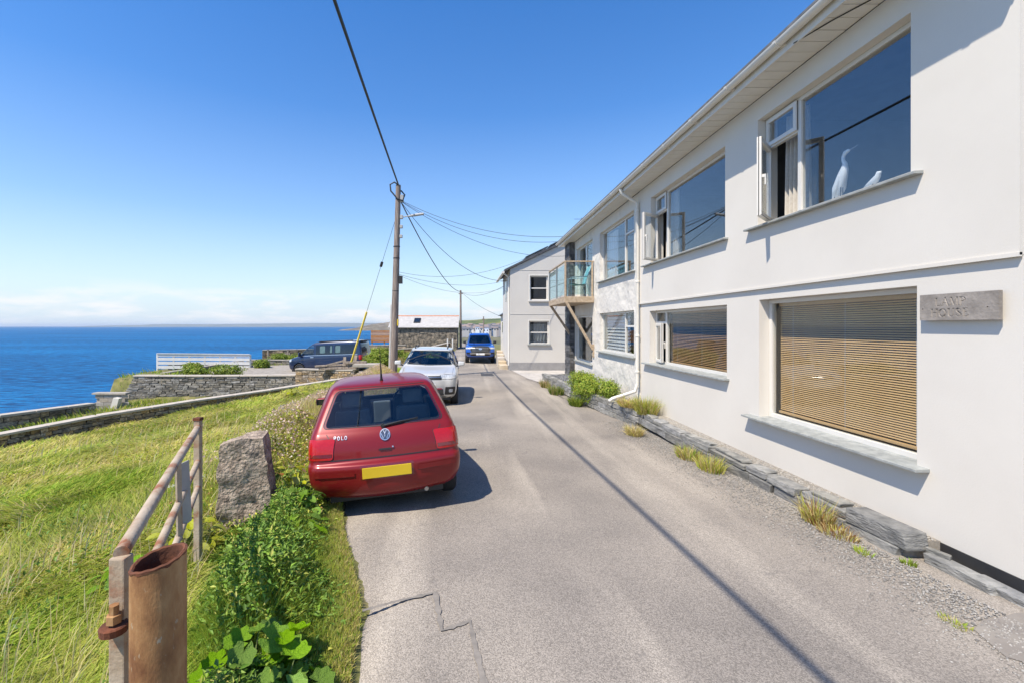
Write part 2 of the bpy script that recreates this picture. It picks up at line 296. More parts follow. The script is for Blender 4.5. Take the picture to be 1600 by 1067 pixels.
for j, y in enumerate(yy):
    xl = float(xleft(y)) + (float(pnoise(y, 0, 3.1, 2)) - .5) * .16 + (float(pnoise(y, 5, 11, 4)) - .5) * .05; xr = 4.3 if y < 23 else float(np.interp(y, [23, 24, 40, 60, 76], [4.3, 2.3, 2.3, 2.0, 2.4]))
    for i in range(cols):
        f = i / (cols - 1); x = xl + (xr - xl) * f; e = .05 if i == 0 else 0
        mb.v.append((x, y, float(roadz(y)) - e + .012 * math.sin(min(1, f * 1.0) * math.pi) * 2 - .01))
for j in range(len(yy) - 1):
    for i in range(cols - 1): a = j * cols + i; mb.f.append((a, a + 1, a + cols + 1, a + cols))
struct('road', mb, m_road, smooth=60, origin=(0, 0, 0))

def on_road(px, py, dz=.016):
    Y = 2.0 * F / (py - CY); z = float(roadz(Y)); Y = (2.0 - z) * F / (py - CY); return Vector(((px - CX) * Y / F, Y, z + dz))
m_tar = mat('bitumen_seam', (.17, .152, .13), (.25, .222, .188), scale=14, rough=.9)
def strip(name, pts, w, m, dz=.02, n=8, jit=.25):
    out = []
    for a, b2 in zip(pts[:-1], pts[1:]):
        for k in range(n): out.append(a.lerp(b2, k / n))
    out.append(pts[-1]); mb = MB()
    for i, p in enumerate(out):
        d = (out[min(i + 1, len(out) - 1)] - out[max(i - 1, 0)]); s = Vector((-d.y, d.x, 0)).normalized() * w / 2 * random.uniform(1 - jit, 1 + jit)
        mb.v += [tuple(p + s), tuple(p - s)]
    mb.f = [(2 * i, 2 * i + 1, 2 * i + 3, 2 * i + 2) for i in range(len(out) - 1)]
    return struct(name, mb, m)
strip('road_seam', [on_road(*p, dz=.0085) for p in ((566, 955), (620, 940), (680, 926), (690, 986), (734, 971), (742, 1010), (758, 1075))], .034, m_tar, jit=.55)
strip('trench_scar', [on_road(*p, dz=.020) for p in ((800, 575), (852, 604), (880, 622))], .03, m_tar, jit=.6)
m_patch = mat('smooth_patch', (.19, .165, .14), (.27, .24, .2), scale=3, rough=.9, bump=.3, bscale=120)
pp = [on_road(*p, dz=.0095) for p in ((1522, 985), (1535, 970), (1560, 966), (1585, 959), (1620, 958), (1660, 972), (1660, 1070), (1600, 1036), (1572, 1028), (1548, 1008))]
mb = MB(); mb.add(pp, [tuple(range(len(pp)))]); struct('road_patch', mb, m_patch)
mb = MB(); mb.add([on_road(*p, dz=.021) for p in ((751, 583.5), (769, 583.5), (773, 587.5), (752, 587.5))], [(0, 1, 2, 3)])
m_iron = mat('drain_iron', (.04, .038, .035), (.07, .065, .06), rough=.7, bump=.5, bscale=40)
dc = thing('drain_cover', 'dark iron drain cover set in the road before the blue pickup', 'drain cover', on_road(761, 585.5))
put('plate', mb, m_iron, dc)
a0, a1 = on_road(751, 583.5), on_road(773, 587.5); z = a0.z + .006
put('frame', MB().box(a0.x - .02, a1.x + .02, a1.y - .05, a1.y - .01, z - .02, z + .004), m_steel, dc); put('frame', MB().box(a0.x - .02, a1.x + .02, a0.y + .01, a0.y + .05, z - .02, z + .004), m_steel, dc)

# concrete forecourt between the two white houses
m_fore = mat('concrete_forecourt', (.36, .33, .29), (.50, .46, .41), scale=1.4, rough=.9, bump=.3, bscale=60, spots=(.28, .26, .23), spot_scale=5)
mb = MB(); z = -.237
mb.add([(2.25, 23.3, z), (2.62, 19.6, z), (2.95, 18.2, z), (3.2, 17.9, z), (9, 17.9, z), (9, 23.3, z)], [(0, 1, 2, 3, 4, 5)]); struct('forecourt', mb, m_fore)

# ---------------------------------------------------------------- far land
m_far = mat('far_coast', (.10, .13, .13), (.16, .18, .16), scale=.002, rough=1)
def ridge(name, pts, depth, m, z0=-12, ny=6, rough=0):
    """a ridge of land: pts = (x, y, top z); it falls to the water in front and behind"""
    mb = MB(); n = len(pts)
    for j in range(ny + 1):
        f = j / ny; prof = math.sin(f * math.pi) ** .55
        for (x, y, z) in pts: mb.v.append((x, y + depth * (f - .25), z0 - 3 + (z - z0 + 3) * prof * (1 + (random.random() - .5) * rough)))
    for j in range(ny):
        for i in range(n - 1): a = j * n + i; mb.f.append((a, a + 1, a + n + 1, a + n))
    return struct(name, mb, m, smooth=50)
random.seed(3); pts = []
for px in range(128, 640, 6):
    Y = 9000; top = 510 - np.interp(px, [128, 150, 200, 240, 300, 350, 430, 500, 640], [-1.5, .6, 1.6, 3.2, 2.6, 3.4, 4.4, 4.8, 5]) - random.random() * .5; p = at(px, top, Y); pts.append(tuple(p))
ridge('far_headland', pts, 2500, m_far)
m_cliff = mat('cliff_rock', (.11, .085, .07), (.27, .22, .18), scale=.03, rough=1, c3=(.15, .13, .085), bump=.6, bscale=.05, bdist=8)
pts = []
for px in range(540, 660, 3):
    top = np.interp(px, [540, 556, 572, 584, 600, 612, 630, 660], [514, 511.5, 507, 504.5, 502.5, 501.5, 500, 499]) + random.random() * .7; pts.append(tuple(at(px, top, 1600)))
ridge('rocky_headland', pts, 700, m_cliff, rough=.1)
m_field = mat('hill_fields', (.055, .08, .025), (.22, .19, .06), scale=.018, rough=1, c3=(.10, .13, .03), lo=.42, hi=.56)
pts = []
for px in range(655, 960, 5):
    top = np.interp(px, [655, 690, 724, 745, 765, 790, 830, 960], [503, 500, 499, 498, 496.5, 495.5, 494, 492]) + random.random() * .5; pts.append(tuple(at(px, top, 850)))
ridge('green_hill', pts, 600, m_field, ny=10)
pts = [tuple(at(px, np.interp(px, [640, 700, 760, 820, 980], [514, 512.5, 511.5, 510, 506]), 420)) for px in range(640, 990, 8)]
m_town = mat('town_slope', (.07, .08, .035), (.16, .15, .10), scale=.05, rough=1)
ridge('town_slope', pts, 260, m_town, ny=10)
# ================================================================ THE WHITE HOUSE ON THE RIGHT
XW = 4.14; YN, YE = 3.41, 18.4
house = thing('white_house', 'long two storey white rendered house with white gutter on the right', 'house', (4.14, 10, 0))
m_trowel = mat('trowelled_render', (.62, .58, .515), (.66, .62, .55), scale=2, rough=.85, bump=1.0, bscale=2.2, bdist=.09)
m_rough = mat('rough_grey_render', (.42, .42, .42), (.62, .62, .61), scale=12, rough=.95, bump=.9, bscale=40, bdist=.03)
def wall_x(x, t, y0, y1, z0, z1, ops):
    """a wall in the plane X = x with openings (ya, yb, za, zb); reveals go t deep"""
    mb = MB(); ys = sorted({y0, y1, *[o[0] for o in ops], *[o[1] for o in ops]}); zs = sorted({z0, z1, *[o[2] for o in ops], *[o[3] for o in ops]})
    for a, b in zip(ys[:-1], ys[1:]):
        for c, d in zip(zs[:-1], zs[1:]):
            my, mz = (a + b) / 2, (c + d) / 2
            if any(o[0] < my < o[1] and o[2] < mz < o[3] for o in ops): continue
            mb.quad((x, a, c), (x, b, c), (x, b, d), (x, a, d)); mb.quad((x + t, a, c), (x + t, b, c), (x + t, b, d), (x + t, a, d))
    for (a, b, c, d) in ops:
        mb.quad((x, a, c), (x + t, a, c), (x + t, a, d), (x, a, d)); mb.quad((x, b, c), (x + t, b, c), (x + t, b, d), (x, b, d))
        mb.quad((x, a, c), (x + t, a, c), (x + t, b, c), (x, b, c)); mb.quad((x, a, d), (x + t, a, d), (x + t, b, d), (x, b, d))
    for y in (y0, y1): mb.quad((x, y, z0), (x + t, y, z0), (x + t, y, z1), (x, y, z1))
    for z in (z0, z1): mb.quad((x, y0, z), (x + t, y0, z), (x + t, y1, z), (x, y1, z))
    return mb
Yx = lambda px, X=XW: X * F / (px - CX)           # distance along the house of a point on its front
W1 = (Yx(1423), Yx(1184), 3.42, 4.93); W2 = (Yx(1133), Yx(1017), 3.41, 4.89)
L1 = (Yx(1428), Yx(1183), .715, 2.375); L2 = (Yx(1133), Yx(1013), 1.17, 2.345)
W3 = (Yx(990), Yx(936.5), 3.38, 4.90); L3 = (Yx(990), Yx(936.5), 1.24, 2.40)
D1 = (Yx(925), Yx(901), 2.97, 4.90); D2 = (Yx(925), Yx(899), .74, 2.38)
YP = 10.95                                          # where the smooth front meets the trowelled one
T = .28; ZS = 2.535
put('wall', wall_x(XW, T, YN, YP, ZS, 5.225, [W1, W2]), m_render, house)
put('wall', wall_x(XW + .028, T - .03, YN, YP, .0, ZS - .002, [L1, L2]), m_render, house)
put('wall', wall_x(XW + .01, T, YP + .002, YE, -.2, 5.225, [W3, L3, D1, D2]), m_trowel, house)
mb = MB(); mb.box(XW - .012, XW + .02, YN, YP, ZS - .012, ZS + .02); put('drip_bead', mb, m_render, house)
mb = MB(); mb.box(XW + .016, XW + .06, YN - .012, YP, -.2, .105); mb.box(XW + .017, 9, YN - .014, YN - .002, -.2, .105); put('plinth', mb, m_black, house)
mb = MB(); mb.box(XW + .045, 9.2, YN - .03, YN + .2, -.2, 5.2); put('end_wall', mb, m_rough, house)
mb = MB(); mb.box(XW + T + .02, 9.2, YE - .25, YE - .002, -.2, 5.2); put('end_wall', mb, m_render, house)
mb = MB(); mb.box(9.2, 9.4, YN, YE, -.2, 5.2); put('rear_wall', mb, m_render, house)
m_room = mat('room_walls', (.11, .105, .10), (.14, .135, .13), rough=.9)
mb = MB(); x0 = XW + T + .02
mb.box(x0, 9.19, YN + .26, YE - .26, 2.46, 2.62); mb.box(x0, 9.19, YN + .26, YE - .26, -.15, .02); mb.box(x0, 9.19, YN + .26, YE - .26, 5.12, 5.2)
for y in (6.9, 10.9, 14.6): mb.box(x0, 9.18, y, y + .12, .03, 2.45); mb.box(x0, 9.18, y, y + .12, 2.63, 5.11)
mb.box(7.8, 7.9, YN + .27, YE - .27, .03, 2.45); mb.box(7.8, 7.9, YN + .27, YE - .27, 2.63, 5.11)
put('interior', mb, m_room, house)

def frame_bars(mb, xf, y0, y1, z0, z1, w=.05, d=.06):
    mb.box(xf, xf + d, y0, y1, z0, z0 + w); mb.box(xf, xf + d, y0, y1, z1 - w, z1)
    mb.box(xf, xf + d, y0, y0 + w, z0 + w, z1 - w); mb.box(xf, xf + d, y1 - w, y1, z0 + w, z1 - w)
def window(op, xf, splits=(), transoms=(), panes=(), label=None, sill=None, par=None, w=.05, m=None):
    y0, y1, z0, z1 = op; par = par or house; mb = MB(); frame_bars(mb, xf, y0 + .002, y1 - .002, z0 + .002, z1 - .002, w)
    for s in splits: mb.box(xf - .001, xf + .061, s - .03, s + .03, z0 + w, z1 - w)
    for (a, b, z) in transoms: mb.box(xf + .001, xf + .059, a, b, z - .025, z + .025)
    o = put('window', mb, m or m_upvc, par, bevel=.004)
    for (a, b, c, d) in panes: put('pane', MB().box(xf + .025, xf + .03, a, b, c, d), m_glass if z0 > 3 else m_glass_low, o)
    if sill:
        sx0, sy0, sy1, sz, m_s = sill; mb = MB(); mb.hexa([(sx0, sy0, sz - .03), (xf + .01, sy0, sz - .03), (xf + .01, sy1, sz - .03), (sx0, sy1, sz - .03), (sx0, sy0, sz - .004), (xf + .01, sy0, sz + .014), (xf + .01, sy1, sz + .014), (sx0, sy1, sz - .004)])
        put('sill', mb, m_s, o, bevel=.004)
    return o
XF = XW + .115
y0, y1, z0, z1 = W1; ym = Yx(1249, XF); 
window((y0, y1, z0 + .01, z1), XF, [ym], [(ym + .03, y1 - .05, 4.52)], [(y0 + .05, ym - .03, z0 + .06, z1 - .05)], sill=(XW - .085, Yx(1443), Yx(1170), z0 - .005, m_slate_sill))
y0b, y1b, z0b, z1b = W2; ymb = Yx(1043, XF)
window((y0b, y1b, z0b + .01, z1b), XF, [ymb], [(ymb + .03, y1b - .05, 4.50)], [(y0b + .05, ymb - .03, z0b + .06, z1b - .05)], sill=(XW - .085, Yx(1138), Yx(1006), z0b - .005, m_slate_sill))
XG = XW + .028 + .14
y0, y1, z0, z1 = L1
window((y0, y1, z0 + .01, z1), XG, [], [], [(y0 + .05, y1 - .05, z0 + .06, z1 - .05)], sill=(XW - .10, Yx(1448), Yx(1168), z0 + .0, m_slate_sill), w=.055)
y0c, y1c, z0c, z1c = L2; ymc = Yx(1041, XG)
window((y0c, y1c, z0c + .01, z1c), XG, [ymc], [(ymc + .03, y1c - .05, 2.08)], [(y0c + .05, ymc - .03, z0c + .06, z1c - .05), (ymc + .03, y1c - .05, 2.10, z1c - .05)], sill=(XW - .07, Yx(1137), Yx(1006), z0c, m_slate_sill))
XH = XW + .10
ya, yb, za, zb = W3; ysp = Yx(977, XH)
window((ya, yb, za + .01, zb), XH, [ysp], [(ya + .05, ysp - .03, 4.45)], [(ysp + .03, yb - .05, za + .06, zb - .05), (ya + .05, ysp - .03, za + .06, 4.43), (ya + .05, ysp - .03, 4.47, zb - .05)], sill=(XW - .08, ya - .1, yb + .12, za, m_slate_sill))
ya, yb, za, zb = L3; ysp = Yx(977, XH)
window((ya, yb, za + .01, zb), XH, [ysp], [(ya + .05, ysp - .03, 2.0)], [(ysp + .03, yb - .05, za + .06, zb - .05), (ya + .05, ysp - .03, za + .06, 1.98), (ya + .05, ysp - .03, 2.02, zb - .05)], sill=(XW - .08, ya - .1, yb + .12, za, m_slate_sill))
ya, yb, za, zb = D1; ymd = (ya + yb) / 2
mb = MB(); frame_bars(mb, XH, ya, yb, za, zb, .06); mb.box(XH - .001, XH + .061, ymd - .06, ymd + .06, za + .06, zb - .06); o = put('balcony_door', mb, m_upvc, house, bevel=.004)
put('pane', MB().box(XH + .02, XH + .03, ya + .06, ymd - .06, za + .06, zb - .06), m_glass, o); put('pane', MB().box(XH + .02, XH + .03, ymd + .06, yb - .06, za + .06, zb - .06), m_glass, o)
ya, yb, za, zb = D2
window((ya, yb, za, zb), XH, [], [], [(ya + .05, yb - .05, za + .05, zb - .05)], sill=(XW - .06, ya - .06, yb + .06, za, m_slate_sill), w=.06)

def leaf_frame(hx, hy, phi, width, z0, z1, name, parent, par_handle=True, w=.055, d=.055):
    """a casement leaf hinged at (hx, hy), swung out by phi from closed"""
    di = Vector((-math.sin(phi), -math.cos(phi), 0)); nr = Vector((math.cos(phi), -math.sin(phi), 0))
    P = lambda s, t, z: Vector((hx, hy, 0)) + di * s + nr * t + Vector((0, 0, z))
    def bar(mb, s0, s1, t0, t1, za, zb): mb.hexa([P(s0, t0, za), P(s1, t0, za), P(s1, t1, za), P(s0, t1, za), P(s0, t0, zb), P(s1, t0, zb), P(s1, t1, zb), P(s0, t1, zb)])
    mb = MB(); bar(mb, 0, width, 0, d, z0, z0 + w); bar(mb, 0, width, 0, d, z1 - w, z1); bar(mb, 0, w, 0, d, z0 + w, z1 - w); bar(mb, width - w, width, 0, d, z0 + w, z1 - w)
    o = put(name, mb, m_upvc, parent, bevel=.004); g = MB(); bar(g, w, width - w, .02, .026, z0 + w, z1 - w); put('pane', g, m_glass, o)
    mid = (z0 + z1) / 2
    h = MB(); bar(h, width - .045, width - .02, d, d + .03, mid - .02, mid + .02); bar(h, width - .045, width - .02, d + .03, d + .045, mid - .12, mid + .02); put('handle', h, m_upvc, o, bevel=.003)
    gs = MB(); bar(gs, .0, width, d - .012, d + .002, z0 + .006, z0 + .012); bar(gs, width - .006, width + .002, .018, .028, z0, z1); put('gasket', gs, m_trim, o)
leaf_frame(XF + .005, W1[1] - .03, R(45), W1[1] - ym - .05, 3.46, 4.50, 'casement', house)
leaf_frame(XF + .005, W2[1] - .03, R(56), W2[1] - ymb - .05, 3.45, 4.48, 'casement', house)
leaf_frame(XF - .02, W1[1] - .03, R(1.2), W1[1] - ym - .05, 4.52, 4.90, 'fanlight', house)
leaf_frame(XF - .02, W2[1] - .03, R(1.2), W2[1] - ymb - .05, 4.50, 4.86, 'fanlight', house)
leaf_frame(XG - .02, L2[1] - .03, R(10), L2[1] - ymc - .05, 1.22, 2.06, 'casement', house)

# eaves: soffit boards, fascia, gutter, roof
XS = 3.76; sof = MB(); sof.box(XS, XW - .002, YN - .25, YE + .25, 5.245, 5.26); soff = put('soffit', sof, m_upvc, house)
bd = .20; nb = int((YE - YN + .48) / bd); bm_ = MB(); bm_.box(-(XW - XS - .006) / 2, (XW - XS - .006) / 2, -bd / 2 + .005, bd / 2 - .005, -.006, .006)
me0 = None
for i in range(nb):
    y = YN - .24 + bd * (i + .5); loc = ((XS + XW) / 2 - WP[soff.name][0], y - WP[soff.name][1], 5.237 + random.uniform(-.0012, .0012) - WP[soff.name][2])
    if me0 is None:
        ob = put('soffit_board', bm_, m_upvc, soff, bevel=.003); me0 = ob.data; ob.location = loc
    else: link('soffit_board', me0, m_upvc, soff, loc)
mb = MB(); mb.box(XS - .02, XS - .001, YN - .3, YE + .28, 5.222, 5.40); mb.box(XS - .001, 9.5, YN - .28, YN - .255, 5.225, 5.42); put('fascia', mb, m_upvc, house, bevel=.003)
mb = MB(); prof = [(math.cos(t) * .058, math.sin(t) * .058) for t in np.linspace(math.pi, 2 * math.pi, 9)]
prof = prof + [(x * .93, z * .93) for x, z in prof[::-1]]
mb.prism([(XS - .082 + x, YN - .32, 5.355 + z) for x, z in prof], (0, YE - YN + .62, 0)); gut = put('gutter', mb, m_upvc, house, smooth=40)
for y in np.arange(YN - .1, YE, 1.02):
    mb = MB(); mb.prism([(XS - .082 + x * 1.12, y, 5.357 + z * 1.12) for x, z in prof], (0, .05, 0)); mb.box(XS - .04, XS - .019, y - .02, y + .07, 5.30, 5.40); put('bracket', mb, m_upvc, gut)
m_roof = mat('slate_roof', (.09, .095, .10), (.16, .165, .17), scale=6, rough=.7)
mb = MB(); mb.prism([(XS - .09, YN - .3, 5.41), (XS - .09, YN - .3, 5.44), (6.7, YN - .3, 6.75), (9.7, YN - .3, 5.46), (9.7, YN - .3, 5.41)], (0, YE - YN + .58, 0)); roof = put('roof', mb, m_roof, house)
mb = MB(); mb.lathe([(.10, 5.6), (.10, 6.2), (.13, 6.25), (.13, 6.32)], 12, (5.2, 17.7, 0)); put('flue', mb, mat('flue_grey', (.06, .06, .07)), roof)
m_drain = mat('cream_downpipe', (.66, .63, .56), (.72, .69, .62), rough=.45)
mb = MB(); yp = 10.93; xp = XW - .055
mb.tube([(XS - .08, yp, 5.29), (XS - .06, yp, 5.2), (XW - .2, yp, 5.04), (xp, yp, 4.95), (xp, yp, .55)], .038, 12); dp = put('downpipe', mb, m_drain, house, smooth=50)
for z in (4.75, 3.05, 1.75, .9): put('clip', MB().lathe([(.043, z), (.05, z + .005), (.05, z + .04), (.043, z + .045)], 12, (xp, yp, 0)), m_drain, dp)
mb = MB(); mb.tube([(xp, yp, .62), (xp - .05, yp, .45), (3.52, yp + .1, .26), (3.44, yp + .1, .20)], .042, 10); put('spout', mb, m_upvc, dp, smooth=50)
cb = MB(); cb.tube([(XS - .03, 5.2, 5.23), (3.85, 4.8, 5.222), (3.99, 4.5, 5.224), (3.9, 4.25, 5.222), (3.72, 3.9, 5.222)], .006, 6); put('soffit_cable', cb, m_trim, house)

# slate clad pier at the far corner
pm = MB(); pm.box(XW - .16, XW - .003, 17.56, YE, -.2, 5.24); pier = put('corner_pier', pm, m_mortar, house)
m_pier = mat('pier_slate', (.045, .045, .05), (.13, .125, .12), scale=4, rough=.8, bump=.4, vary=.5)
sm = None; r0 = random.Random(5)
for row in range(46):
    z = -.12 + row * .1165; y = 17.57 + (0 if row % 2 else -.0)
    cuts = [17.565, 17.565 + (.38 if row % 2 else .55) + r0.uniform(-.06, .06), YE - .005]
    for a, b in zip(cuts[:-1], cuts[1:]):
        mb = MB(); mb.box(XW - .185 - r0.uniform(0, .012), XW - .15, a + .006, b - .006, z + .005, z + .109)
        if a < 17.6: mb.v = [(x, max(y_, 17.548), z_) for x, y_, z_ in mb.v]
        put('slate', mb, m_pier, pier)
    mb = MB(); mb.box(XW - .155, XW - .012, 17.545, 17.562, z + .005, z + .109); put('slate', mb, m_pier, pier)

# balcony
m_oak = mat('balcony_timber', (.34, .25, .16), (.50, .39, .27), scale=3, rough=.7, bump=.3, stretch=(4, 1, 4))
m_bglass = glass('balcony_glass', (.80, .92, .93), 1.6)
bx0, by0, by1 = 3.18, 14.87, 17.75; zf0, zf1 = 2.77, 2.97
mb = MB(); mb.box(bx0, XW + .005, by0, by1, zf0, zf1); bal = put('balcony', mb, m_oak, house, bevel=.008)
posts = [(bx0 + .03, by0 + .03), (bx0 + .03, 16.3), (bx0 + .03, by1 - .03), (XW - .05, by0 + .03)]
for (x, y) in posts: put('post', MB().box(x - .025, x + .025, y - .025, y + .025, zf1, 4.10), m_steel if y > 16 else m_oak, bal)
mb = MB(); mb.box(bx0, bx0 + .065, by0, by1, 4.10, 4.14); mb.box(bx0 + .066, XW, by0, by0 + .065, 4.10, 4.14); put('handrail', mb, m_oak, bal, bevel=.004)
for (a, b) in ((by0 + .08, 16.25), (16.35, by1 - .08)): put('glass_panel', MB().box(bx0 + .025, bx0 + .035, a, b, zf1 + .06, 4.02), m_bglass, bal)
put('glass_panel', MB().box(bx0 + .09, XW - .1, by0 + .025, by0 + .035, zf1 + .06, 4.02), m_bglass, bal)
for y in (by0 + .04, by1 - .1):
    mb = MB(); mb.beam((bx0 + .06, y, zf0 + .02), (XW - .02, y, 1.24 if y < 16 else 1.5), .085, .085, up=(0, 1, 0)); put('brace', mb, m_oak, bal, bevel=.004)
    put('brace_shoe', MB().box(XW - .03, XW + .008, y - .055, y + .055, 1.0 if y < 16 else 1.25, 1.42 if y < 16 else 1.65), m_oak, bal)

# chair on the balcony
m_sling = mat('teal_sling', (.16, .36, .38), (.22, .43, .44), rough=.7); m_cfr = mat('chair_tube', (.50, .52, .54), rough=.4, metal=.3)
ch = thing('garden_chair', 'teal sling garden chair standing on the timber balcony', 'chair', (3.66, 15.35, zf1))
cx, cy, cz = 3.72, 15.35, zf1
def slab(pts, wv, th):
    mb = MB(); n = len(pts)
    for p in pts:
        for s in (-1, 1): q = Vector(p) + Vector(wv) * s; mb.v.append(tuple(q))
    for i in range(n - 1): a = 2 * i; mb.f.append((a, a + 1, a + 3, a + 2))
    k = len(mb.v); mb.v += [(x, y, z - th) for x, y, z in mb.v]; mb.f += [tuple(i + k for i in f) for f in list(mb.f)]
    return mb
put('backrest', slab([(cx + .22, cy, cz + .45), (cx + .28, cy, cz + .7), (cx + .36, cy, cz + .95), (cx + .41, cy, cz + 1.05)], (0, .24, 0), .012), m_sling, ch, smooth=60)
put('seat', slab([(cx - .26, cy, cz + .46), (cx, cy, cz + .42), (cx + .22, cy, cz + .44)], (0, .24, 0), .012), m_sling, ch, smooth=60)
for s in (-1, 1):
    y = cy + s * .26
    put('leg', MB().tube([(cx - .28, y, cz), (cx - .27, y, cz + .3), (cx - .26, y, cz + .64)], .013, 6), m_cfr, ch); put('leg', MB().tube([(cx + .36, y, cz), (cx + .24, y, cz + .45)], .013, 6), m_cfr, ch)
    put('back_tube', MB().tube([(cx + .2, y, cz + .42), (cx + .28, y, cz + .72), (cx + .42, y, cz + 1.07)], .013, 6), m_cfr, ch)
    put('armrest', MB().tube([(cx - .3, y, cz + .64), (cx - .1, y, cz + .66), (cx + .27, y, cz + .68)], .018, 6), m_cfr, ch)

# blinds
m_slat = mat('oak_slat', (.60, .365, .165), (.66, .42, .20), scale=3, rough=.5, stretch=(1, 1, 1))
m_slat_d = mat('brown_slat', (.46, .26, .12), (.52, .31, .15), rough=.5); m_slat_w = mat('pale_slat', (.55, .56, .57), (.62, .63, .64), rough=.6)
def blind(label, y0, y1, z0, z1, x, pitch, depth, tilt, m, rail=True):
    o = thing('venetian_blind', label, 'blind', (x, (y0 + y1) / 2, z0), 'slatted blinds in the lower windows'); n = int((z1 - z0 - .06) / pitch); L = y1 - y0
    put('headrail', MB().box(x - .03, x + .03, y0, y1, z1 - .05, z1), m, o); put('bottom_rail', MB().box(x - .03, x + .03, y0, y1, z0, z0 + .03), m, o, bevel=.004)
    c, s = math.cos(tilt) * depth / 2, math.sin(tilt) * depth / 2; mb = MB(); mb.hexa([(-c, -L / 2, -s - .0015), (c, -L / 2, s - .0015), (c, L / 2, s - .0015), (-c, L / 2, -s - .0015), (-c, -L / 2, -s + .0015), (c, -L / 2, s + .0015), (c, L / 2, s + .0015), (-c, L / 2, -s + .0015)])
    me = bpy.data.meshes.new('slat'); me.from_pydata(mb.v, [], mb.f); me.materials.append(m)
    for i in range(n): link('slat', me, m, o, (0, 0, .045 + pitch * (i + .5)))
    for y in (y0 + .25, (y0 + y1) / 2, y1 - .25): put('ladder_cord', MB().box(x - depth * .36, x - depth * .34, y - .002, y + .002, z0, z1), m_slat_w, o)
blind('golden brown slatted blind filling the large lower window', L1[0] + .02, L1[1] - .06, .79, 2.33, XG + .13, .0256, .0175, R(58), m_slat)
blind('reddish brown slatted blind in the lower window by the downpipe', L2[0] + .03, ymc - .04, 1.23, 2.31, XG + .12, .030, .018, R(30), m_slat_d)
blind('pale grey broad slatted blind behind the window under the balcony end', L3[0] + .9, L3[1] - .04, 1.29, 2.36, XH + .14, .095, .09, R(66), m_slat_w)

# curtains
m_curt = mat('linen_curtain', (.46, .42, .36), (.54, .50, .44), scale=30, rough=.95)
def curtain(label, y0, y1, z0, z1, x, m=m_curt, folds=5):
    mb = MB(); n = folds * 12
    for i in range(n + 1):
        f = i / n; y = y0 + (y1 - y0) * f; d = .035 * math.sin(f * folds * 2 * math.pi) + .012 * math.sin(f * 31)
        mb.v += [(x + d * 1.25, y, z0), (x + d, y, (z0 + z1) / 2), (x + d * .6, y, z1)]
    for i in range(n):
        for k in range(2): a = 3 * i + k; mb.f.append((a, a + 3, a + 4, a + 1))
    tag(put('curtain', mb, m, smooth=80), label, 'curtain')
curtain('beige linen curtain behind the open casement beside the egret', ym + .06, W1[1] - .2, 3.40, 4.88, XF + .17)
curtain('beige curtain behind the open casement of the middle upper window', ymb - .15, W2[1] - .22, 3.38, 4.86, XF + .17)
curtain('white curtain hanging inside the upper window beside the balcony', Yx(955, XH), W3[1] - .06, 3.37, 4.86, XH + .2, mat('white_voile', (.66, .67, .68), rough=.9), 4)

# bird ornaments on the window board
m_bird = mat('white_ornament', (.88, .87, .85), (.92, .91, .89), rough=.6)
wb = MB(); wb.box(XF + .065, XF + .26, W1[0] + .01, W1[1] - .01, W1[2] + .02, W1[2] + .05); put('window_board', wb, m_upvc, house)
zb0 = W1[2] + .05; ey = 5.33; ex = XF + .15
eg = thing('egret_ornament', 'tall white egret ornament standing inside the upper window', 'ornament', (ex, ey, zb0))
mb = MB(); mb.tube([(ex, ey + .085, zb0 + .04), (ex, ey + .07, zb0 + .09), (ex, ey + .045, zb0 + .16), (ex, ey + .01, zb0 + .24), (ex, ey - .015, zb0 + .30), (ex, ey - .02, zb0 + .345), (ex, ey + .0, zb0 + .385), (ex, ey + .0, zb0 + .42), (ex, ey - .025, zb0 + .45), (ex, ey - .055, zb0 + .458), (ex, ey - .075, zb0 + .455)], [.008, .028, .042, .043, .032, .02, .015, .014, .019, .016, .008], 12); put('body', mb, m_bird, eg, smooth=80)
put('beak', MB().tube([(ex, ey - .07, zb0 + .455), (ex, ey - .165, zb0 + .468)], [.007, .002], 6), mat('beak_grey', (.3, .32, .36)), eg)
for s in (-1, 1):
    put('leg', MB().tube([(ex + s * .012, ey + .02, zb0), (ex + s * .01, ey + .018, zb0 + .15)], .004, 6), m_trim, eg)
    mb = MB(); mb.tube([(ex + s * .034, ey + .09, zb0 + .03), (ex + s * .036, ey + .05, zb0 + .13), (ex + s * .03, ey + .01, zb0 + .24)], [.004, .026, .018], 8); put('wing', mb, m_bird, eg, smooth=80)
gy = 4.93; gl = thing('gull_ornament', 'small white gull ornament beside the egret inside the window', 'ornament', (ex, gy, zb0))
mb = MB(); mb.tube([(ex, gy + .11, zb0 + .045), (ex, gy + .05, zb0 + .065), (ex, gy - .01, zb0 + .085), (ex, gy - .04, zb0 + .115), (ex, gy - .05, zb0 + .14), (ex, gy - .075, zb0 + .142)], [.004, .02, .03, .022, .019, .006], 10); put('body', mb, m_bird, gl, smooth=80)
put('beak', MB().tube([(ex, gy - .07, zb0 + .142), (ex, gy - .095, zb0 + .137)], [.005, .002], 6), m_trim, gl)
for s in (-1, 1): put('leg', MB().tube([(ex + s * .008, gy, zb0), (ex + s * .008, gy, zb0 + .07)], .003, 6), m_trim, gl)

eg.scale = (1.22, 1.22, 1.22); gl.scale = (1.22, 1.22, 1.22)
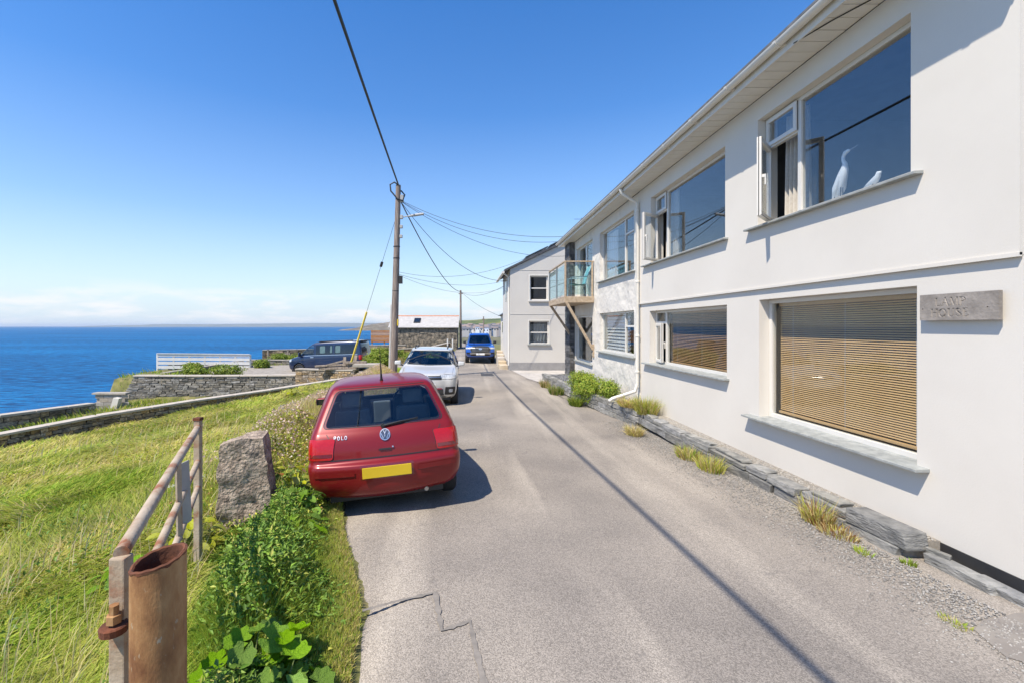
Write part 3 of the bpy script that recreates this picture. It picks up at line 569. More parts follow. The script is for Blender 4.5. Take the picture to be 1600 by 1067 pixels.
# carved slate name plate
def bool_cut(me_obj, cut_mb, self_=False):
    cm = bpy.data.meshes.new('cut'); cm.from_pydata([tuple(v) for v in cut_mb.v], [], cut_mb.f); bm = bmesh.new(); bm.from_mesh(cm); bmesh.ops.recalc_face_normals(bm, faces=bm.faces); bm.to_mesh(cm); bm.free()
    co = bpy.data.objects.new('cut', cm); COL.objects.link(co); co.parent = me_obj.parent; bpy.context.view_layer.update(); md = me_obj.modifiers.new('b', 'BOOLEAN'); md.operation = 'DIFFERENCE'; md.object = co; md.solver = 'EXACT'; md.use_self = self_
    dg = bpy.context.evaluated_depsgraph_get(); me = bpy.data.meshes.new_from_object(me_obj.evaluated_get(dg)); me_obj.modifiers.clear(); me_obj.data = me; bpy.data.objects.remove(co)
    return me
sy0, sy1, sz0, sz1 = Yx(1567), Yx(1443), 2.052, 2.279; xs_ = XW - .034
m_sign = mat('sign_slate', (.20, .175, .15), (.34, .30, .26), scale=7, rough=.85, bump=.35, bscale=50, c3=(.26, .23, .20))
sg = tag(put('name_sign', MB().box(xs_, XW - .001, sy0, sy1, sz0, sz1), m_sign, origin=(0, 0, 0)), 'carved grey slate sign reading LAMP HOUSE on the white wall', 'sign')
TK, TN = .0098, .0056
LET = {'L': ([((.12, 0), (.12, 1), 1), ((0, 0), (.62, 0), 0), ((0, 1), (.26, 1), 0), ((.62, 0), (.64, .22), 0)], .7),
 'A': ([((.05, 0), (.4, 1), 0), ((.4, 1), (.76, 0), 1), ((.17, .34), (.62, .34), 0), ((-.05, 0), (.17, 0), 0), ((.62, 0), (.88, 0), 0)], .86),
 'M': ([((.08, 0), (.16, 1), 0), ((.16, 1), (.5, .06), 1), ((.5, .06), (.84, 1), 0), ((.84, 1), (.92, 0), 1), ((-.03, 0), (.2, 0), 0), ((.8, 0), (1.04, 0), 0), ((.04, 1), (.17, 1), 0), ((.83, 1), (.97, 1), 0)], 1.06),
 'P': ([((.12, 0), (.12, 1), 1), ((0, 0), (.26, 0), 0), ((0, 1), (.36, 1), 0), ((.36, 1), (.55, .9), 0), ((.55, .9), (.6, .73), 1), ((.6, .73), (.53, .56), 1), ((.53, .56), (.34, .47), 0), ((.34, .47), (.12, .47), 0)], .68),
 'H': ([((.12, 0), (.12, 1), 1), ((.74, 0), (.74, 1), 1), ((.12, .52), (.74, .52), 0), ((0, 0), (.25, 0), 0), ((0, 1), (.25, 1), 0), ((.61, 0), (.87, 0), 0), ((.61, 1), (.87, 1), 0)], .92),
 'O': ([], .95), 'U': ([((.12, 1), (.12, .3), 1), ((.12, .3), (.2, .1), 1), ((.2, .1), (.4, 0), 0), ((.4, 0), (.6, .08), 0), ((.6, .08), (.7, .28), 0), ((.7, .28), (.7, 1), 0), ((0, 1), (.25, 1), 0), ((.58, 1), (.82, 1), 0)], .88),
 'S': ([((.52, .82), (.42, .97), 0), ((.42, .97), (.26, 1), 0), ((.26, 1), (.1, .9), 1), ((.1, .9), (.08, .74), 1), ((.08, .74), (.22, .58), 1), ((.22, .58), (.44, .42), 1), ((.44, .42), (.56, .25), 1), ((.56, .25), (.5, .08), 1), ((.5, .08), (.3, 0), 0), ((.3, 0), (.12, .04), 0), ((.12, .04), (.04, .2), 0)], .68),
 'E': ([((.12, 0), (.12, 1), 1), ((0, 0), (.58, 0), 0), ((0, 1), (.54, 1), 0), ((.12, .52), (.42, .52), 0), ((.58, 0), (.6, .2), 0), ((.54, 1), (.55, .82), 0)], .7)}
ring_ = [(.42 + .4 * math.cos(t), .5 + .5 * math.sin(t)) for t in np.linspace(0, 2 * math.pi, 13)]
LET['O'] = ([(ring_[i], ring_[i + 1], 1 if abs(math.cos((i + .5) * math.pi / 6)) > .55 else 0) for i in range(12)], .95)
cut = MB()
def carve(word, yl, zb, h):
    u = 0
    for c in word:
        st, adv = LET[c]
        for (p, q_, th) in st:
            w = TK if th else TN; a = Vector((0, yl - (u + p[0]) * h, zb + p[1] * h)); b = Vector((0, yl - (u + q_[0]) * h, zb + q_[1] * h)); d = (b - a).normalized(); a -= d * w * .4; b += d * w * .4; s = Vector((0, -d.z, d.y)) * w; X0 = Vector((xs_ - .002, 0, 0)); X1 = Vector((xs_ + w * .85, 0, 0))
            cut.add([a + s + X0, a - s + X0, a + X1, b + s + X0, b - s + X0, b + X1], [(0, 1, 2), (3, 5, 4), (0, 3, 4, 1), (1, 4, 5, 2), (2, 5, 3, 0)])
        u += adv + .12
hL = .066
carve('LAMP', sy1 - .135, sz0 + .125, hL); carve('HOUSE', sy1 - .098, sz0 + .03, hL)
for y in (sy1 - .025, sy0 + .075): cut.lathe([(.006, xs_ - .003), (.006, xs_ + .012)], 8, (0, y, sz0 + .1), 'x')
bool_cut(sg, cut, True); sg.data.materials.clear(); sg.data.materials.append(m_sign)
# ================================================================ STONE, TIMBER AND METAL THINGS
_st = []
def stone_mesh(k):
    """one of eight rough stones, unit size, centred"""
    if not _st:
        r = random.Random(21)
        for i in range(10):
            bm = bmesh.new(); c = .16
            for sx in (-1, 1):
                for sy in (-1, 1):
                    for sz in (-1, 1):
                        jx, jy, jz = (r.uniform(.0, .11) for _ in range(3)); p = (sx * (.5 - jx), sy * (.5 - jy), sz * (.5 - jz))
                        for d in range(3): q = list(p); q[d] *= (1 - c * r.uniform(.5, 1.6)); bm.verts.new(q)
            bmesh.ops.convex_hull(bm, input=bm.verts); me = bpy.data.meshes.new('stone'); bm.to_mesh(me); bm.free(); _st.append(me)
    return _st[k % len(_st)]
_sm = {}
def stone(parent, loc, size, m, rz=0, name='stone', tilt=0):
    k = random.randrange(10); key = (k, m.name)
    if key not in _sm: me = stone_mesh(k).copy(); me.materials.clear(); me.materials.append(m); _sm[key] = me
    o = link(name, _sm[key], None, parent, tuple(Vector(loc) - Vector(WP[parent.name]))); o.scale = size; o.rotation_euler = (tilt, random.uniform(-.04, .04), rz); return o
def dry_wall(name, label, tops, depth, thick, m, sw=.34, sh=.13, coping=None, cope_m=None, cat='wall', side=1, rake=0, maxn=300, cth=.07, extra=0):
    """a stone wall along a polyline of top points; stones on the face towards the camera, a mortar core, coping slabs"""
    tops = [Vector(p) for p in tops]; o = thing(name, label, cat, tuple(tops[0] - Vector((0, 0, depth)))); core = MB(); n = 0
    for si, (a, b) in enumerate(zip(tops[:-1], tops[1:])):
        d = Vector((b.x - a.x, b.y - a.y, 0)); L = d.length; d.normalize(); nr = Vector((d.y, -d.x, 0)) * side; rz = math.atan2(d.y, d.x)
        ck = .06
        dn = Vector((0, 0, -depth - extra)); core.hexa([a + dn - nr * ck, b + dn - nr * ck, b + dn - nr * thick, a + dn - nr * thick,
                   a - nr * ck - Vector((0, 0, .01)), b - nr * ck - Vector((0, 0, .01)), b - nr * thick - Vector((0, 0, .01)), a - nr * thick - Vector((0, 0, .01))])
        rows = int(depth / sh)
        for r in range(rows):
            s = -random.uniform(0, sw * .6) if si else 0.0
            s -= rake * (r / max(rows - 1, 1)) if si == 0 else 0
            while s < L - .05:
                w = sw * random.choice((.45, .7, .9, 1.1, 1.4, 1.7)); hh = sh * random.uniform(.82, 1.1)
                w = min(w, L - s + .05); c = a.lerp(b, (s + w / 2) / L); zz = c.z - sh * (r + .5) - .005
                if n < maxn: stone(o, Vector((c.x, c.y, zz)) - nr * (.07 - random.uniform(0, .035)), (w * 1.02, .15, hh * 1.04), m, rz); n += 1
                s += w
        if coping:
            k = max(1, int(L / 1.25))
            for i in range(k):
                p0 = a.lerp(b, i / k + .003); p1 = a.lerp(b, (i + 1) / k - .003); mb = MB(); e = nr * coping; f = nr * (-thick - coping * .6); up = Vector((0, 0, cth + random.uniform(-.006, .006)))
                mb.hexa([p0 + e, p1 + e, p1 + f, p0 + f, p0 + e + up, p1 + e + up, p1 + f + up, p0 + f + up]); put('coping_slab', mb, cope_m or m_conc, o, bevel=.012)
    put('core', core, m_mortar, o); return o
random.seed(5)
dry_wall('low_stone_wall', 'low stone wall with pale concrete coping crossing the grass slope', A_pts, .52, .24, m_rubble, sw=.24, sh=.125, coping=.09, cope_m=m_cope_pale, cth=.075, maxn=300, extra=1.5)
o = dry_wall('retaining_wall', 'dark dry stone retaining wall holding up the gravel parking pad', [(-18.35, 25, -.74), (-14, 25, -.75), (-9.42, 25, -.72)], 1.95, .4, m_rubble_grey, sw=.38, sh=.118, coping=.06, cope_m=m_cope_pale, rake=1.0, maxn=330)
dry_wall('raised_stone_wall', 'shorter raised piece of stone wall beside the parked van', [(-9.40, 24.9, -.36), (-7.7, 24.6, -.38), (-5.9, 23.6, -.30)], 1.7, .4, m_rubble, sw=.30, sh=.13, coping=.05)
dry_wall('sea_wall', 'thick rubble sea wall with cement top at the far left', [(-21.5, 10.5, -1.45), (-18.5, 18, -1.60), (-17.95, 22, -1.78)], .75, .45, m_rubble, sw=.42, sh=.21, coping=.03, cope_m=m_cope_pale, cth=.10)
dry_wall('sloping_wall', 'low wall with sloping concrete coping in front of the slatted fence', [(-18.0, 27, -.80), (-16.5, 33.6, -.55)], .5, .25, m_rubble_grey, sw=.4, sh=.12, coping=.04)
dry_wall('garden_wall', 'low dark garden wall running behind the gravel towards the van', [(-16.4, 33.8, -.52), (-12.0, 33.9, -.55)], .42, .25, m_rubble_grey, sw=.4, sh=.13, coping=.04)
dry_wall('parapet_wall', 'distant parapet wall with thin posts beyond the van bonnet', [(-17.8, 39.5, -.1), (-9.5, 41.5, -.02)], .8, .3, m_rubble, sw=.6, sh=.2, coping=.05)
# timber posts on the parapet
for i, x in enumerate((-16.9, -15.2)):
    o = thing('fence_post', 'thin grey timber post by the parapet, ' + ('left one of two' if i == 0 else 'right one of two'), 'post', (x, 38.6, -1), 'posts by the parapet')
    put('shaft', MB().box(x - .06, x + .06, 38.54, 38.66, -1.2, .02), m_wood_grey, o, bevel=.01); put('cap', MB().box(x - .075, x + .075, 38.525, 38.675, .02, .05), m_wood_grey, o)

# concrete block wall and white slab at the wall's left foot
m_block = mat('concrete_block', (.28, .25, .21), (.37, .33, .28), scale=5, rough=.95, bump=.5, bscale=40, vary=.12)
bw = thing('block_wall', 'small pale concrete block wall left of the dark retaining wall', 'wall', (-18.2, 23, -2.5)); core = MB(); core.box(-18.75, -17.3, 23.03, 23.2, -2.6, -1.42); put('core', core, m_conc, bw)
for r in range(6):
    x = -18.78 + (.22 if r % 2 else 0)
    while x < -17.35:
        w = .43; mb = MB(); mb.box(x + .006, x + w - .006, 22.97, 23.06, -1.42 - (r + 1) * .195 + .006, -1.42 - r * .195 - .006); put('block', mb, m_block, bw, bevel=.008); x += w
put('coping_slab', MB().box(-18.9, -17.2, 22.9, 23.3, -1.415, -1.33), m_conc, bw, bevel=.01)
mb = MB(); p = [at(168, 650, 22.6), at(178, 650, 22.6), at(186, 622, 22.6), at(177, 621, 22.6)]; mb.prism(p, (0, .25, 0)); tag(put('white_slab', mb, m_render, bevel=.01), 'leaning white painted slab at the foot of the retaining wall', 'slab')

# gravel parking pad
m_grav = mat('pale_gravel', (.24, .21, .17), (.36, .32, .265), scale=3, rough=1, bump=.8, bscale=90, c3=(.30, .265, .22))
mb = MB(); mb.add([(-18.2, 25.2, -.86), (-5.6, 25.0, -.80), (-4.3, 27, -.72), (-4.2, 33.5, -.72), (-16.2, 33.5, -.86)], [(0, 1, 2, 3, 4)]); struct('parking_pad', mb, m_grav)

# white slatted fence at the cliff edge
m_wfence = mat('white_fence_paint', (.66, .64, .60), (.74, .72, .68), scale=4, rough=.8, bump=.2)
fa, fb = Vector((-20.8, 30.5, 0)), Vector((-15.1, 31.6, 0)); fe = thing('slatted_fence', 'white slatted timber fence at the cliff edge above the sea', 'fence', (-17.8, 31, -1))
for i in range(7):
    p = fa.lerp(fb, i / 6); zt = .17 - .12 * i / 6; put('post', MB().box(p.x - .05, p.x + .05, p.y + .03, p.y + .13, -1.4, zt), m_wfence, fe)
for r in range(4):
    for i in range(3):
        a = fa.lerp(fb, i / 3); b = fa.lerp(fb, (i + 1) / 3); z = lambda f: .10 - .12 * f - r * .27; mb = MB(); mb.beam((a.x, a.y, z(i / 3)), (b.x, b.y, z((i + 1) / 3)), .03, .20); put('rail', mb, m_wfence, fe)
lw_ = thing('fence_wall', 'low beige wall just behind the white slatted fence', 'wall', (-17.8, 31.3, -1.3)); put('body', MB().beam((fa.x + .5, fa.y + .45, -.95), (fb.x, fb.y + .45, -.98), .2, .9), m_conc, lw_); put('coping_slab', MB().beam((fa.x + .5, fa.y + .45, -.47), (fb.x, fb.y + .45, -.50), .28, .05), m_conc, lw_)
put('top_rail', MB().beam((fa.x, fa.y, .20), (fb.x, fb.y, .08), .13, .03), m_wfence, fe)

# ---------------------------------------------------------------- rusty railing, pipe and granite stone in the foreground
m_rail = mat('rusty_galvanised', (.42, .34, .25), (.24, .09, .038), scale=6, rough=.8, bump=.3, bscale=60, c3=(.36, .275, .19), lo=.42, hi=.66, stretch=(1, 1, 1))
m_rust = mat('rusty_pipe', (.15, .058, .020), (.42, .25, .11), scale=8, detail=9, rough=.9, bump=.2, bscale=120, c3=(.29, .145, .055), lo=.34, hi=.66, spots=(.36, .29, .20), spot_scale=46, spot_lo=.64, stretch=(1, 1, .45))
m_rustdark = mat('dark_rust', (.06, .022, .012), (.17, .055, .025), scale=9, rough=.95, bump=.6, bscale=50)
pA, pB = Vector((-1.33, 1.75, 0)), Vector((-2.33, 3.94, 0)); rl = thing('railing', 'old rusty three bar tube railing beside the verge', 'railing', (-1.83, 2.85, -.1))
put('post', MB().box(pA.x - .030, pA.x + .030, pA.y - .026, pA.y + .026, -.3, 1.12), m_rail, rl, bevel=.006)
put('post', MB().box(pB.x - .026, pB.x + .026, pB.y - .026, pB.y + .026, -.4, 1.19), m_rail, rl, bevel=.006)
put('post_cap', MB().box(pB.x - .03, pB.x + .03, pB.y - .03, pB.y + .03, 1.19, 1.215), m_rustdark, rl)
for z, r, m in ((1.13, .027, m_rail), (.836, .023, m_rail), (.615, .022, m_rail)):
    mb = MB(); mb.tube([pA + Vector((0, 0, z)), pA.lerp(pB, .5) + Vector((0, 0, z + .004)), pB + Vector((0, 0, z))], r, 12); put('rail', mb, m, rl, smooth=60)
q = pA.lerp(pB, .56); put('brace', MB().beam((q.x, q.y, 1.12), (q.x + .01, q.y, .60), .012, .05, up=(0, 1, 0)), m_rail, rl)
q = pA.lerp(pB, .66); put('plate', MB().beam((q.x, q.y, 1.05), (q.x + .02, q.y, .62), .008, .11, up=(0, 1, 0)), mat('bare_grey_steel', (.28, .28, .28), (.42, .41, .39), rough=.6), rl)
put('hinge_lug', MB().lathe([(.045, .86), (.047, .885), (.042, .89)], 16, (pA.x + .01, pA.y - .05, 0)), m_rustdark, rl)
put('bolt', MB().lathe([(.026, .90), (.026, .93), (.017, .932), (.017, .965)], 6, (pA.x + .015, pA.y - .055, 0)), m_rust, rl)
# open cut pipe: the rim is uneven and higher at the back right
pc = Vector((-1.125, 1.66, 0)); n = 64; mb = MB(); ro, ri = .088, .077
def rim(t): return 1.160 + .020 * math.cos(t - .5) + .0018 * math.sin(3 * t) + .0012 * math.sin(13 * t + 1) + (.010 * math.exp(-((t - 3.5) / .12) ** 2) * -1)
for k in range(n):
    t = 2 * math.pi * k / n; cx_, sy_ = math.cos(t), math.sin(t); zt = rim(t)
    for (r_, z) in ((ro, -.3), (ro, .4), (ro * 1.002, .8), (ro, zt - .004), ((ro + ri) / 2, zt), (ri, zt - .006), (ri, .75), (ri, .3)): mb.v.append((pc.x + cx_ * r_, pc.y + sy_ * r_, z))
for k in range(n):
    for j in range(7): a = k * 8 + j; b = ((k + 1) % n) * 8 + j; mb.f.append((a, b, b + 1, a + 1))
pipe = thing('pipe_bollard', 'open topped rusty steel pipe standing in the foreground verge', 'bollard', (pc.x, pc.y, -.1)); put('tube', mb, m_rust, pipe, smooth=40)
mb = MB(); mb.lathe([(.076, .88), (.077, .9), (.03, .93)], 16, (pc.x, pc.y, 0)); put('inner_soil', mb, m_rustdark, pipe)
mb = MB()
for k in range(n):
    t = 2 * math.pi * k / n; zt = rim(t)
    for (r_, z) in ((ro + .0015, zt - .010 - .0025 * math.sin(7 * t) - .002 * math.sin(17 * t)), (ro + .002, zt - .002), ((ro + ri) / 2, zt + .002), (ri - .001, zt - .003), (ri - .0015, zt - .10)): mb.v.append((pc.x + math.cos(t) * r_, pc.y + math.sin(t) * r_, z))
for k in range(n):
    for j in range(4): a = k * 5 + j; b = ((k + 1) % n) * 5 + j; mb.f.append((a, b, b + 1, a + 1))
put('rusted_rim', mb, mat('bright_rust', (.16, .055, .024), (.09, .032, .015), scale=14, rough=.95, bump=.5), pipe, smooth=40)

m_granite = mat('granite', (.16, .12, .085), (.52, .415, .31), scale=11, detail=10, rough=.9, bump=1.0, bscale=32, bdist=.035, c3=(.35, .27, .20), spots=(.09, .08, .065), spot_scale=5, spot_lo=.60)
bm = bmesh.new(); bmesh.ops.create_cube(bm, size=1)
bmesh.ops.subdivide_edges(bm, edges=bm.edges, cuts=16, use_grid_fill=True)
for v in bm.verts:
    p = v.co.copy(); f = p.z + .5; x = p.x * (.44 + .12 * (1 - f)); y = p.y * .34; z = f * .95 - .12
    x += -.03 * f if p.x > 0 else .05 * max(0, f - .75)
    if f > .9: z -= .10 * max(0, -p.x + .1) + .04 * max(0, p.x - .3)
    nz = Vector((x * 5, y * 5, z * 5)); from mathutils import noise as mn
    k = mn.fractal(nz, 1.0, 2.1, 4); k2 = mn.noise(nz * .5); v.co = Vector((x, y, z)) + p.normalized() * (k * .034 + k2 * .03)
me = bpy.data.meshes.new('granite_stone'); bm.to_mesh(me); bm.free(); finish(me, 0, 32)
gs = link('granite_stone', me, m_granite, None, (-2.32, 4.85, .02)); gs.rotation_euler = (0, R(-2), R(14)); tag(gs, 'upright rough granite block standing in the verge behind the red car', 'stone')

# ---------------------------------------------------------------- slate edging along the white house, planter beyond it
random.seed(9)
eb = thing('slate_edging', 'low edging of long grey slate blocks along the white wall', 'edging', (3.72, 7, -.05))
def slate(parent, x, y, z, w, l, h, rz=0, m=m_slate, name='stone'):
    mb = MB(); mb.box(-w / 2, w / 2, -l / 2, l / 2, 0, h); mb.v = [(a + random.uniform(-.016, .016), b + random.uniform(-.02, .02), c + random.uniform(-.008, .008)) for a, b, c in mb.v]
    c, s = math.cos(rz), math.sin(rz); mb.v = [(x + a * c - b * s, y + a * s + b * c, z + d) for a, b, d in mb.v]; return put(name, mb, m, parent, bevel=.010)
y = 4.02
while y < 10.2:
    l = random.uniform(.45, 1.05); slate(eb, 3.78 + .10 * max(0, 1 - (y - 3.9) / 3.2) + random.uniform(-.02, .02), y + l / 2, -.08, .17, l - .012, .135, m=m_slate); y += l
y = 3.95; first = True
while y < 10.2:
    l = .62 if first else random.uniform(.32, .95); hh = .135 if first else random.uniform(.06, .115); xx = 3.80 + .10 * max(0, 1 - (y - 3.9) / 3.2) + random.uniform(-.02, .015); slate(eb, xx, y + l / 2, .062, .21 if first else random.uniform(.14, .2), l - random.uniform(.012, .03), hh, random.uniform(-.03, .03))
    if hh < .08: slate(eb, xx + .01, y + l * random.uniform(.35, .6), .062 + hh + .004, .15, l * random.uniform(.5, .8), .035, random.uniform(-.08, .08))
    first = False; y += l
slate(eb, 3.98, 3.66, -.03, .12, .5, .09); slate(eb, 4.04, 3.3, -.05, .15, .6, .09); slate(eb, 4.02, 2.75, -.06, .15, .5, .09); slate(eb, 4.0, 3.86, .03, .07, .14, .07, .3)
m_pea = mat('pea_gravel', (.30, .265, .22), (.42, .375, .31), scale=40, rough=1, bump=1, bscale=120, bdist=.02)
mb = MB(); mb.add([(3.84, 4.0, .115), (4.165, 4.0, .115), (4.165, 10.6, .12), (3.84, 10.6, .12)], [(0, 1, 2, 3)]); mb.box(3.86, 4.16, 4.0, 10.6, -.2, .112); struct('gravel_bed', mb, m_pea)
pl = thing('slate_planter', 'raised slate block planter beneath the balcony filled with dark chippings', 'planter', (3.4, 14, -.1)); pts = [Vector((3.74, 9.9, 0)), Vector((3.42, 12.9, 0)), Vector((3.1, 17.6, 0)), Vector((4.0, 17.9, 0))]
for a, b in zip(pts[:-1], pts[1:]):
    d = b - a; L = d.length; d.normalize(); rz = math.atan2(d.y, d.x) - math.pi / 2
    for r in range(3):
        s = random.uniform(-.1, 0)
        while s < L:
            l = random.uniform(.3, .65); c = a + d * (s + l / 2); slate(pl, c.x, c.y, -.14 + r * .125 + float(roadz(c.y)) * .3, .17, l - .012, .115, rz, m=m_slate); s += l
m_chip = mat('slate_chippings', (.06, .06, .065), (.20, .20, .21), scale=30, rough=.9, bump=1, bscale=60, bdist=.03)
mb = MB(); mb.add([(3.80, 10.2, .16), (3.45, 13, .15), (3.15, 17.5, .14), (4.12, 17.6, .14), (4.12, 10.2, .16)], [(0, 1, 2, 3, 4)]); tag(put('chippings', mb, m_chip, pl), kind='stuff')
# loose stones scattered on the road edge and slate chips in the planter
def pebbles(name, P, S, cols, m, label, parent=None):
    base = np.array([(1, 0, 0), (-1, 0, 0), (0, 1, 0), (0, -1, 0), (0, 0, .6), (0, 0, -.6)]); F8 = np.array([(0, 2, 4), (2, 1, 4), (1, 3, 4), (3, 0, 4), (2, 0, 5), (1, 2, 5), (3, 1, 5), (0, 3, 5)])
    n = len(P); a = rng.uniform(0, 6.28, n); sc3 = S[:, None] * rng.uniform(.6, 1.3, (n, 3)); v = base[None] * sc3[:, None]; c, s = np.cos(a)[:, None], np.sin(a)[:, None]
    v = np.stack([v[..., 0] * c - v[..., 1] * s, v[..., 0] * s + v[..., 1] * c, v[..., 2] + v[..., 0] * .15], -1) + P[:, None]
    T = (F8[None] + (np.arange(n) * 6)[:, None, None]).reshape(-1, 3); return trimesh(name, v.reshape(-1, 3), T, m, parent, np.repeat(cols, 6, 0))
m_peb = mat('pebble', (.5, .5, .5), attr='col', rough=.95)
n = 15000; y = rng.uniform(2.3, 10.5, n); x = 3.74 - np.abs(rng.normal(0, .34, n)) - .0; P = np.stack([x, y, roadz(y) + .008], 1); k = (P[:, 0] > 2.2)
P = P[k]; g = rng.uniform(.16, .42, len(P))[:, None] * np.array([1, .93, .82]); tag(pebbles('loose_gravel', P, rng.uniform(.004, .011, len(P)), g, m_peb, ''), 'loose pale gravel scattered along the foot of the slate edging', 'gravel', kind='stuff')
n = 5000; y = rng.uniform(4.0, 10.5, n); P = np.stack([rng.uniform(3.88, 4.15, n), y, np.full(n, .12)], 1); g = rng.uniform(.24, .46, n)[:, None] * np.array([1, .93, .82]); tag(pebbles('bed_gravel', P, rng.uniform(.006, .013, n), g, m_peb, ''), 'pale pea gravel between the slate edging and white wall', 'gravel', kind='stuff')
n = 5000; y = rng.uniform(10.4, 17.4, n); x0_ = np.interp(y, [10.2, 13, 17.5], [3.82, 3.47, 3.17]); P = np.stack([x0_ + rng.uniform(.02, 1, n) * (4.1 - x0_), y, np.full(n, .155)], 1); g = rng.uniform(.05, .28, n)[:, None] * np.array([1, 1, 1.03]); tag(pebbles('slate_chips', P, rng.uniform(.012, .032, n), g, m_peb, '', None), 'dark slate chips covering the planter soil', 'slate chips', kind='stuff')

# ---------------------------------------------------------------- the white gabled house further on
h2 = thing('gabled_house', 'white house with gable end facing the camera beyond the balcony', 'house', (5.5, 27, -.2)); GX0, GX1, GY = 2.2, 8.8, 23.3
m_r2 = mat('white_render_smooth', (.54, .508, .46), (.575, .543, .49), scale=1, rough=.85, bump=.15, bscale=100)
ez = 4.92; ap = (5.5, 6.5)
mb = MB()
ops = [(3.21, 4.13, 3.32, 4.58), (3.16, 4.18, 1.10, 2.27)]
m2 = wall_x(0, .22, GX0, GX1, .16, ez, ops)            # built as a wall along X, then turned
m2.v = [(v[1], GY + v[0], v[2]) for v in m2.v]; m2.prism([(GX0, GY, ez), (GX1, GY, ez), (ap[0], GY, ap[1])], (0, .22, 0)); put('gable_wall', m2, m_r2, h2)
mb = MB(); mb.box(GX0, GX0 + .2, GY + .221, 28, .16, ez); put('side_wall', mb, m_r2, h2); mb = MB(); mb.box(GX1 - .2, GX1, GY + .221, 28, -.3, ez); mb.box(GX0 + .2, GX1 - .2, 27.8, 28, -.3, ez); put('rear_wall', mb, m_r2, h2)
mb = MB(); mb.box(GX0 - .015, GX1, GY - .02, GY + .3, -.4, .158); mb.box(GX0 - .015, GX0 + .2, GY + .301, 28, -.4, .158); put('plinth', mb, mat('grey_plinth', (.24, .23, .225), (.30, .29, .28), rough=.9), h2)
put('string_band', MB().box(GX0 - .012, GX1, GY - .014, GY - .001, 2.60, 2.625), m_r2, h2); put('string_band', MB().box(GX0 - .012, GX1, GY - .014, GY - .001, 4.86, 4.885), m_r2, h2)
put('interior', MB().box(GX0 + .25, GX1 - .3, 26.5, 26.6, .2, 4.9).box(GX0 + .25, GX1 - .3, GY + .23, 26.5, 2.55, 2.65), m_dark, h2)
sl_ = (ap[1] - ez) / (ap[0] - GX0); m_roof2 = mat('dark_slates', (.045, .045, .05), (.09, .09, .095), rough=.6)
mb = MB(); mb.prism([(GX0 - .3, GY - .12, ez - .3 * sl_ + .02), (GX0 - .3, GY - .12, ez - .3 * sl_ + .12), (ap[0], GY - .12, ap[1] + .14), (GX1 + .3, GY - .12, ez - .2), (GX1 + .3, GY - .12, ez - .3), (ap[0], GY - .12, ap[1] + .02)], (0, 5.0, 0)); rf = put('roof', mb, m_roof2, h2)
for i in range(2):
    u0, u1 = .8 + i * 1.25, 1.95 + i * 1.25; z = lambda x: ez + (x - GX0) * sl_ + .22; mb = MB(); mb.prism([(GX0 + u0, GY + .1, z(GX0 + u0)), (GX0 + u1, GY + .1, z(GX0 + u1)), (GX0 + u1, GY + .1, z(GX0 + u1) + .05), (GX0 + u0, GY + .1, z(GX0 + u0) + .05)], (0, 1.7, 0)); put('solar_panel', mb, m_darkglass, rf)
mb = MB(); mb.box(GX0 - .42, GX0 - .3, GY - .1, 28.2, ez - .22, ez - .12); put('gutter', mb, m_upvc, h2); put('downpipe', MB().tube([(GX0 - .05, GY + .25, .0), (GX0 - .05, GY + .25, ez - .4), (GX0 - .3, GY + .25, ez - .2)], .04, 8), m_drain, h2)
def sash(op):
    x0, x1, z0, z1 = op; mb = MB(); yf = GY + .09
    for b in ((x0, x1, z0, z0 + .06), (x0, x1, z1 - .06, z1), (x0, x0 + .06, z0 + .06, z1 - .06), (x1 - .06, x1, z0 + .06, z1 - .06), (x0 + .06, x1 - .06, (z0 + z1) / 2 - .03, (z0 + z1) / 2 + .03)): mb.box(b[0], b[1], yf, yf + .06, b[2], b[3])
    o = put('window', mb, m_upvc, h2, bevel=.005); mid = (z0 + z1) / 2
    put('pane', MB().box(x0 + .06, x1 - .06, yf + .02, yf + .026, z0 + .06, mid - .03), m_glass, o); put('pane', MB().box(x0 + .06, x1 - .06, yf + .02, yf + .026, mid + .03, z1 - .06), m_glass, o)
    put('sill', MB().box(x0 - .08, x1 + .08, GY - .1, yf, z0 - .07, z0 + .004), m_upvc if z0 > 2 else m_slate_sill, o, bevel=.006); mb = MB()
    for b in ((x0 - .05, x0 - .002), (x1 + .002, x1 + .05)): mb.box(b[0], b[1], GY - .012, GY - .001, z0, z1 + .05)
    mb.box(x0 - .002, x1 + .002, GY - .012, GY - .001, z1 + .002, z1 + .05); put('surround', mb, m_drain, o)
for op in ops: sash(op)
curtain('grey net curtain in the lower window of the gabled house', 0, .9, 0, 1, 0, mat('net_curtain', (.35, .37, .37), rough=.9), 6); cu = bpy.data.objects['curtain.003']; cu.rotation_euler = (0, 0, R(-90)); cu.location = (3.67, GY + .35, 1.12)
put('window', MB().box(GX0 - .012, GX0 - .001, 25.4, 26.2, 3.4, 4.5), m_darkglass, h2)
# stone steps and ledge against its side
m_sand = mat('sandy_stone', (.40, .33, .24), (.56, .48, .37), scale=2, rough=.9, bump=.5, bscale=20, vary=.15)
stp = thing('stone_steps', 'sandy stone steps against the gabled house beside the road', 'steps', (1.95, 26, -.3))
for i in range(5): put('step', MB().box(1.72 + .02 * i, 2.17, 24.2 + i * .9, 25.08 + i * .9, -.6, -.05 + .14 * i), m_sand, stp, bevel=.02)
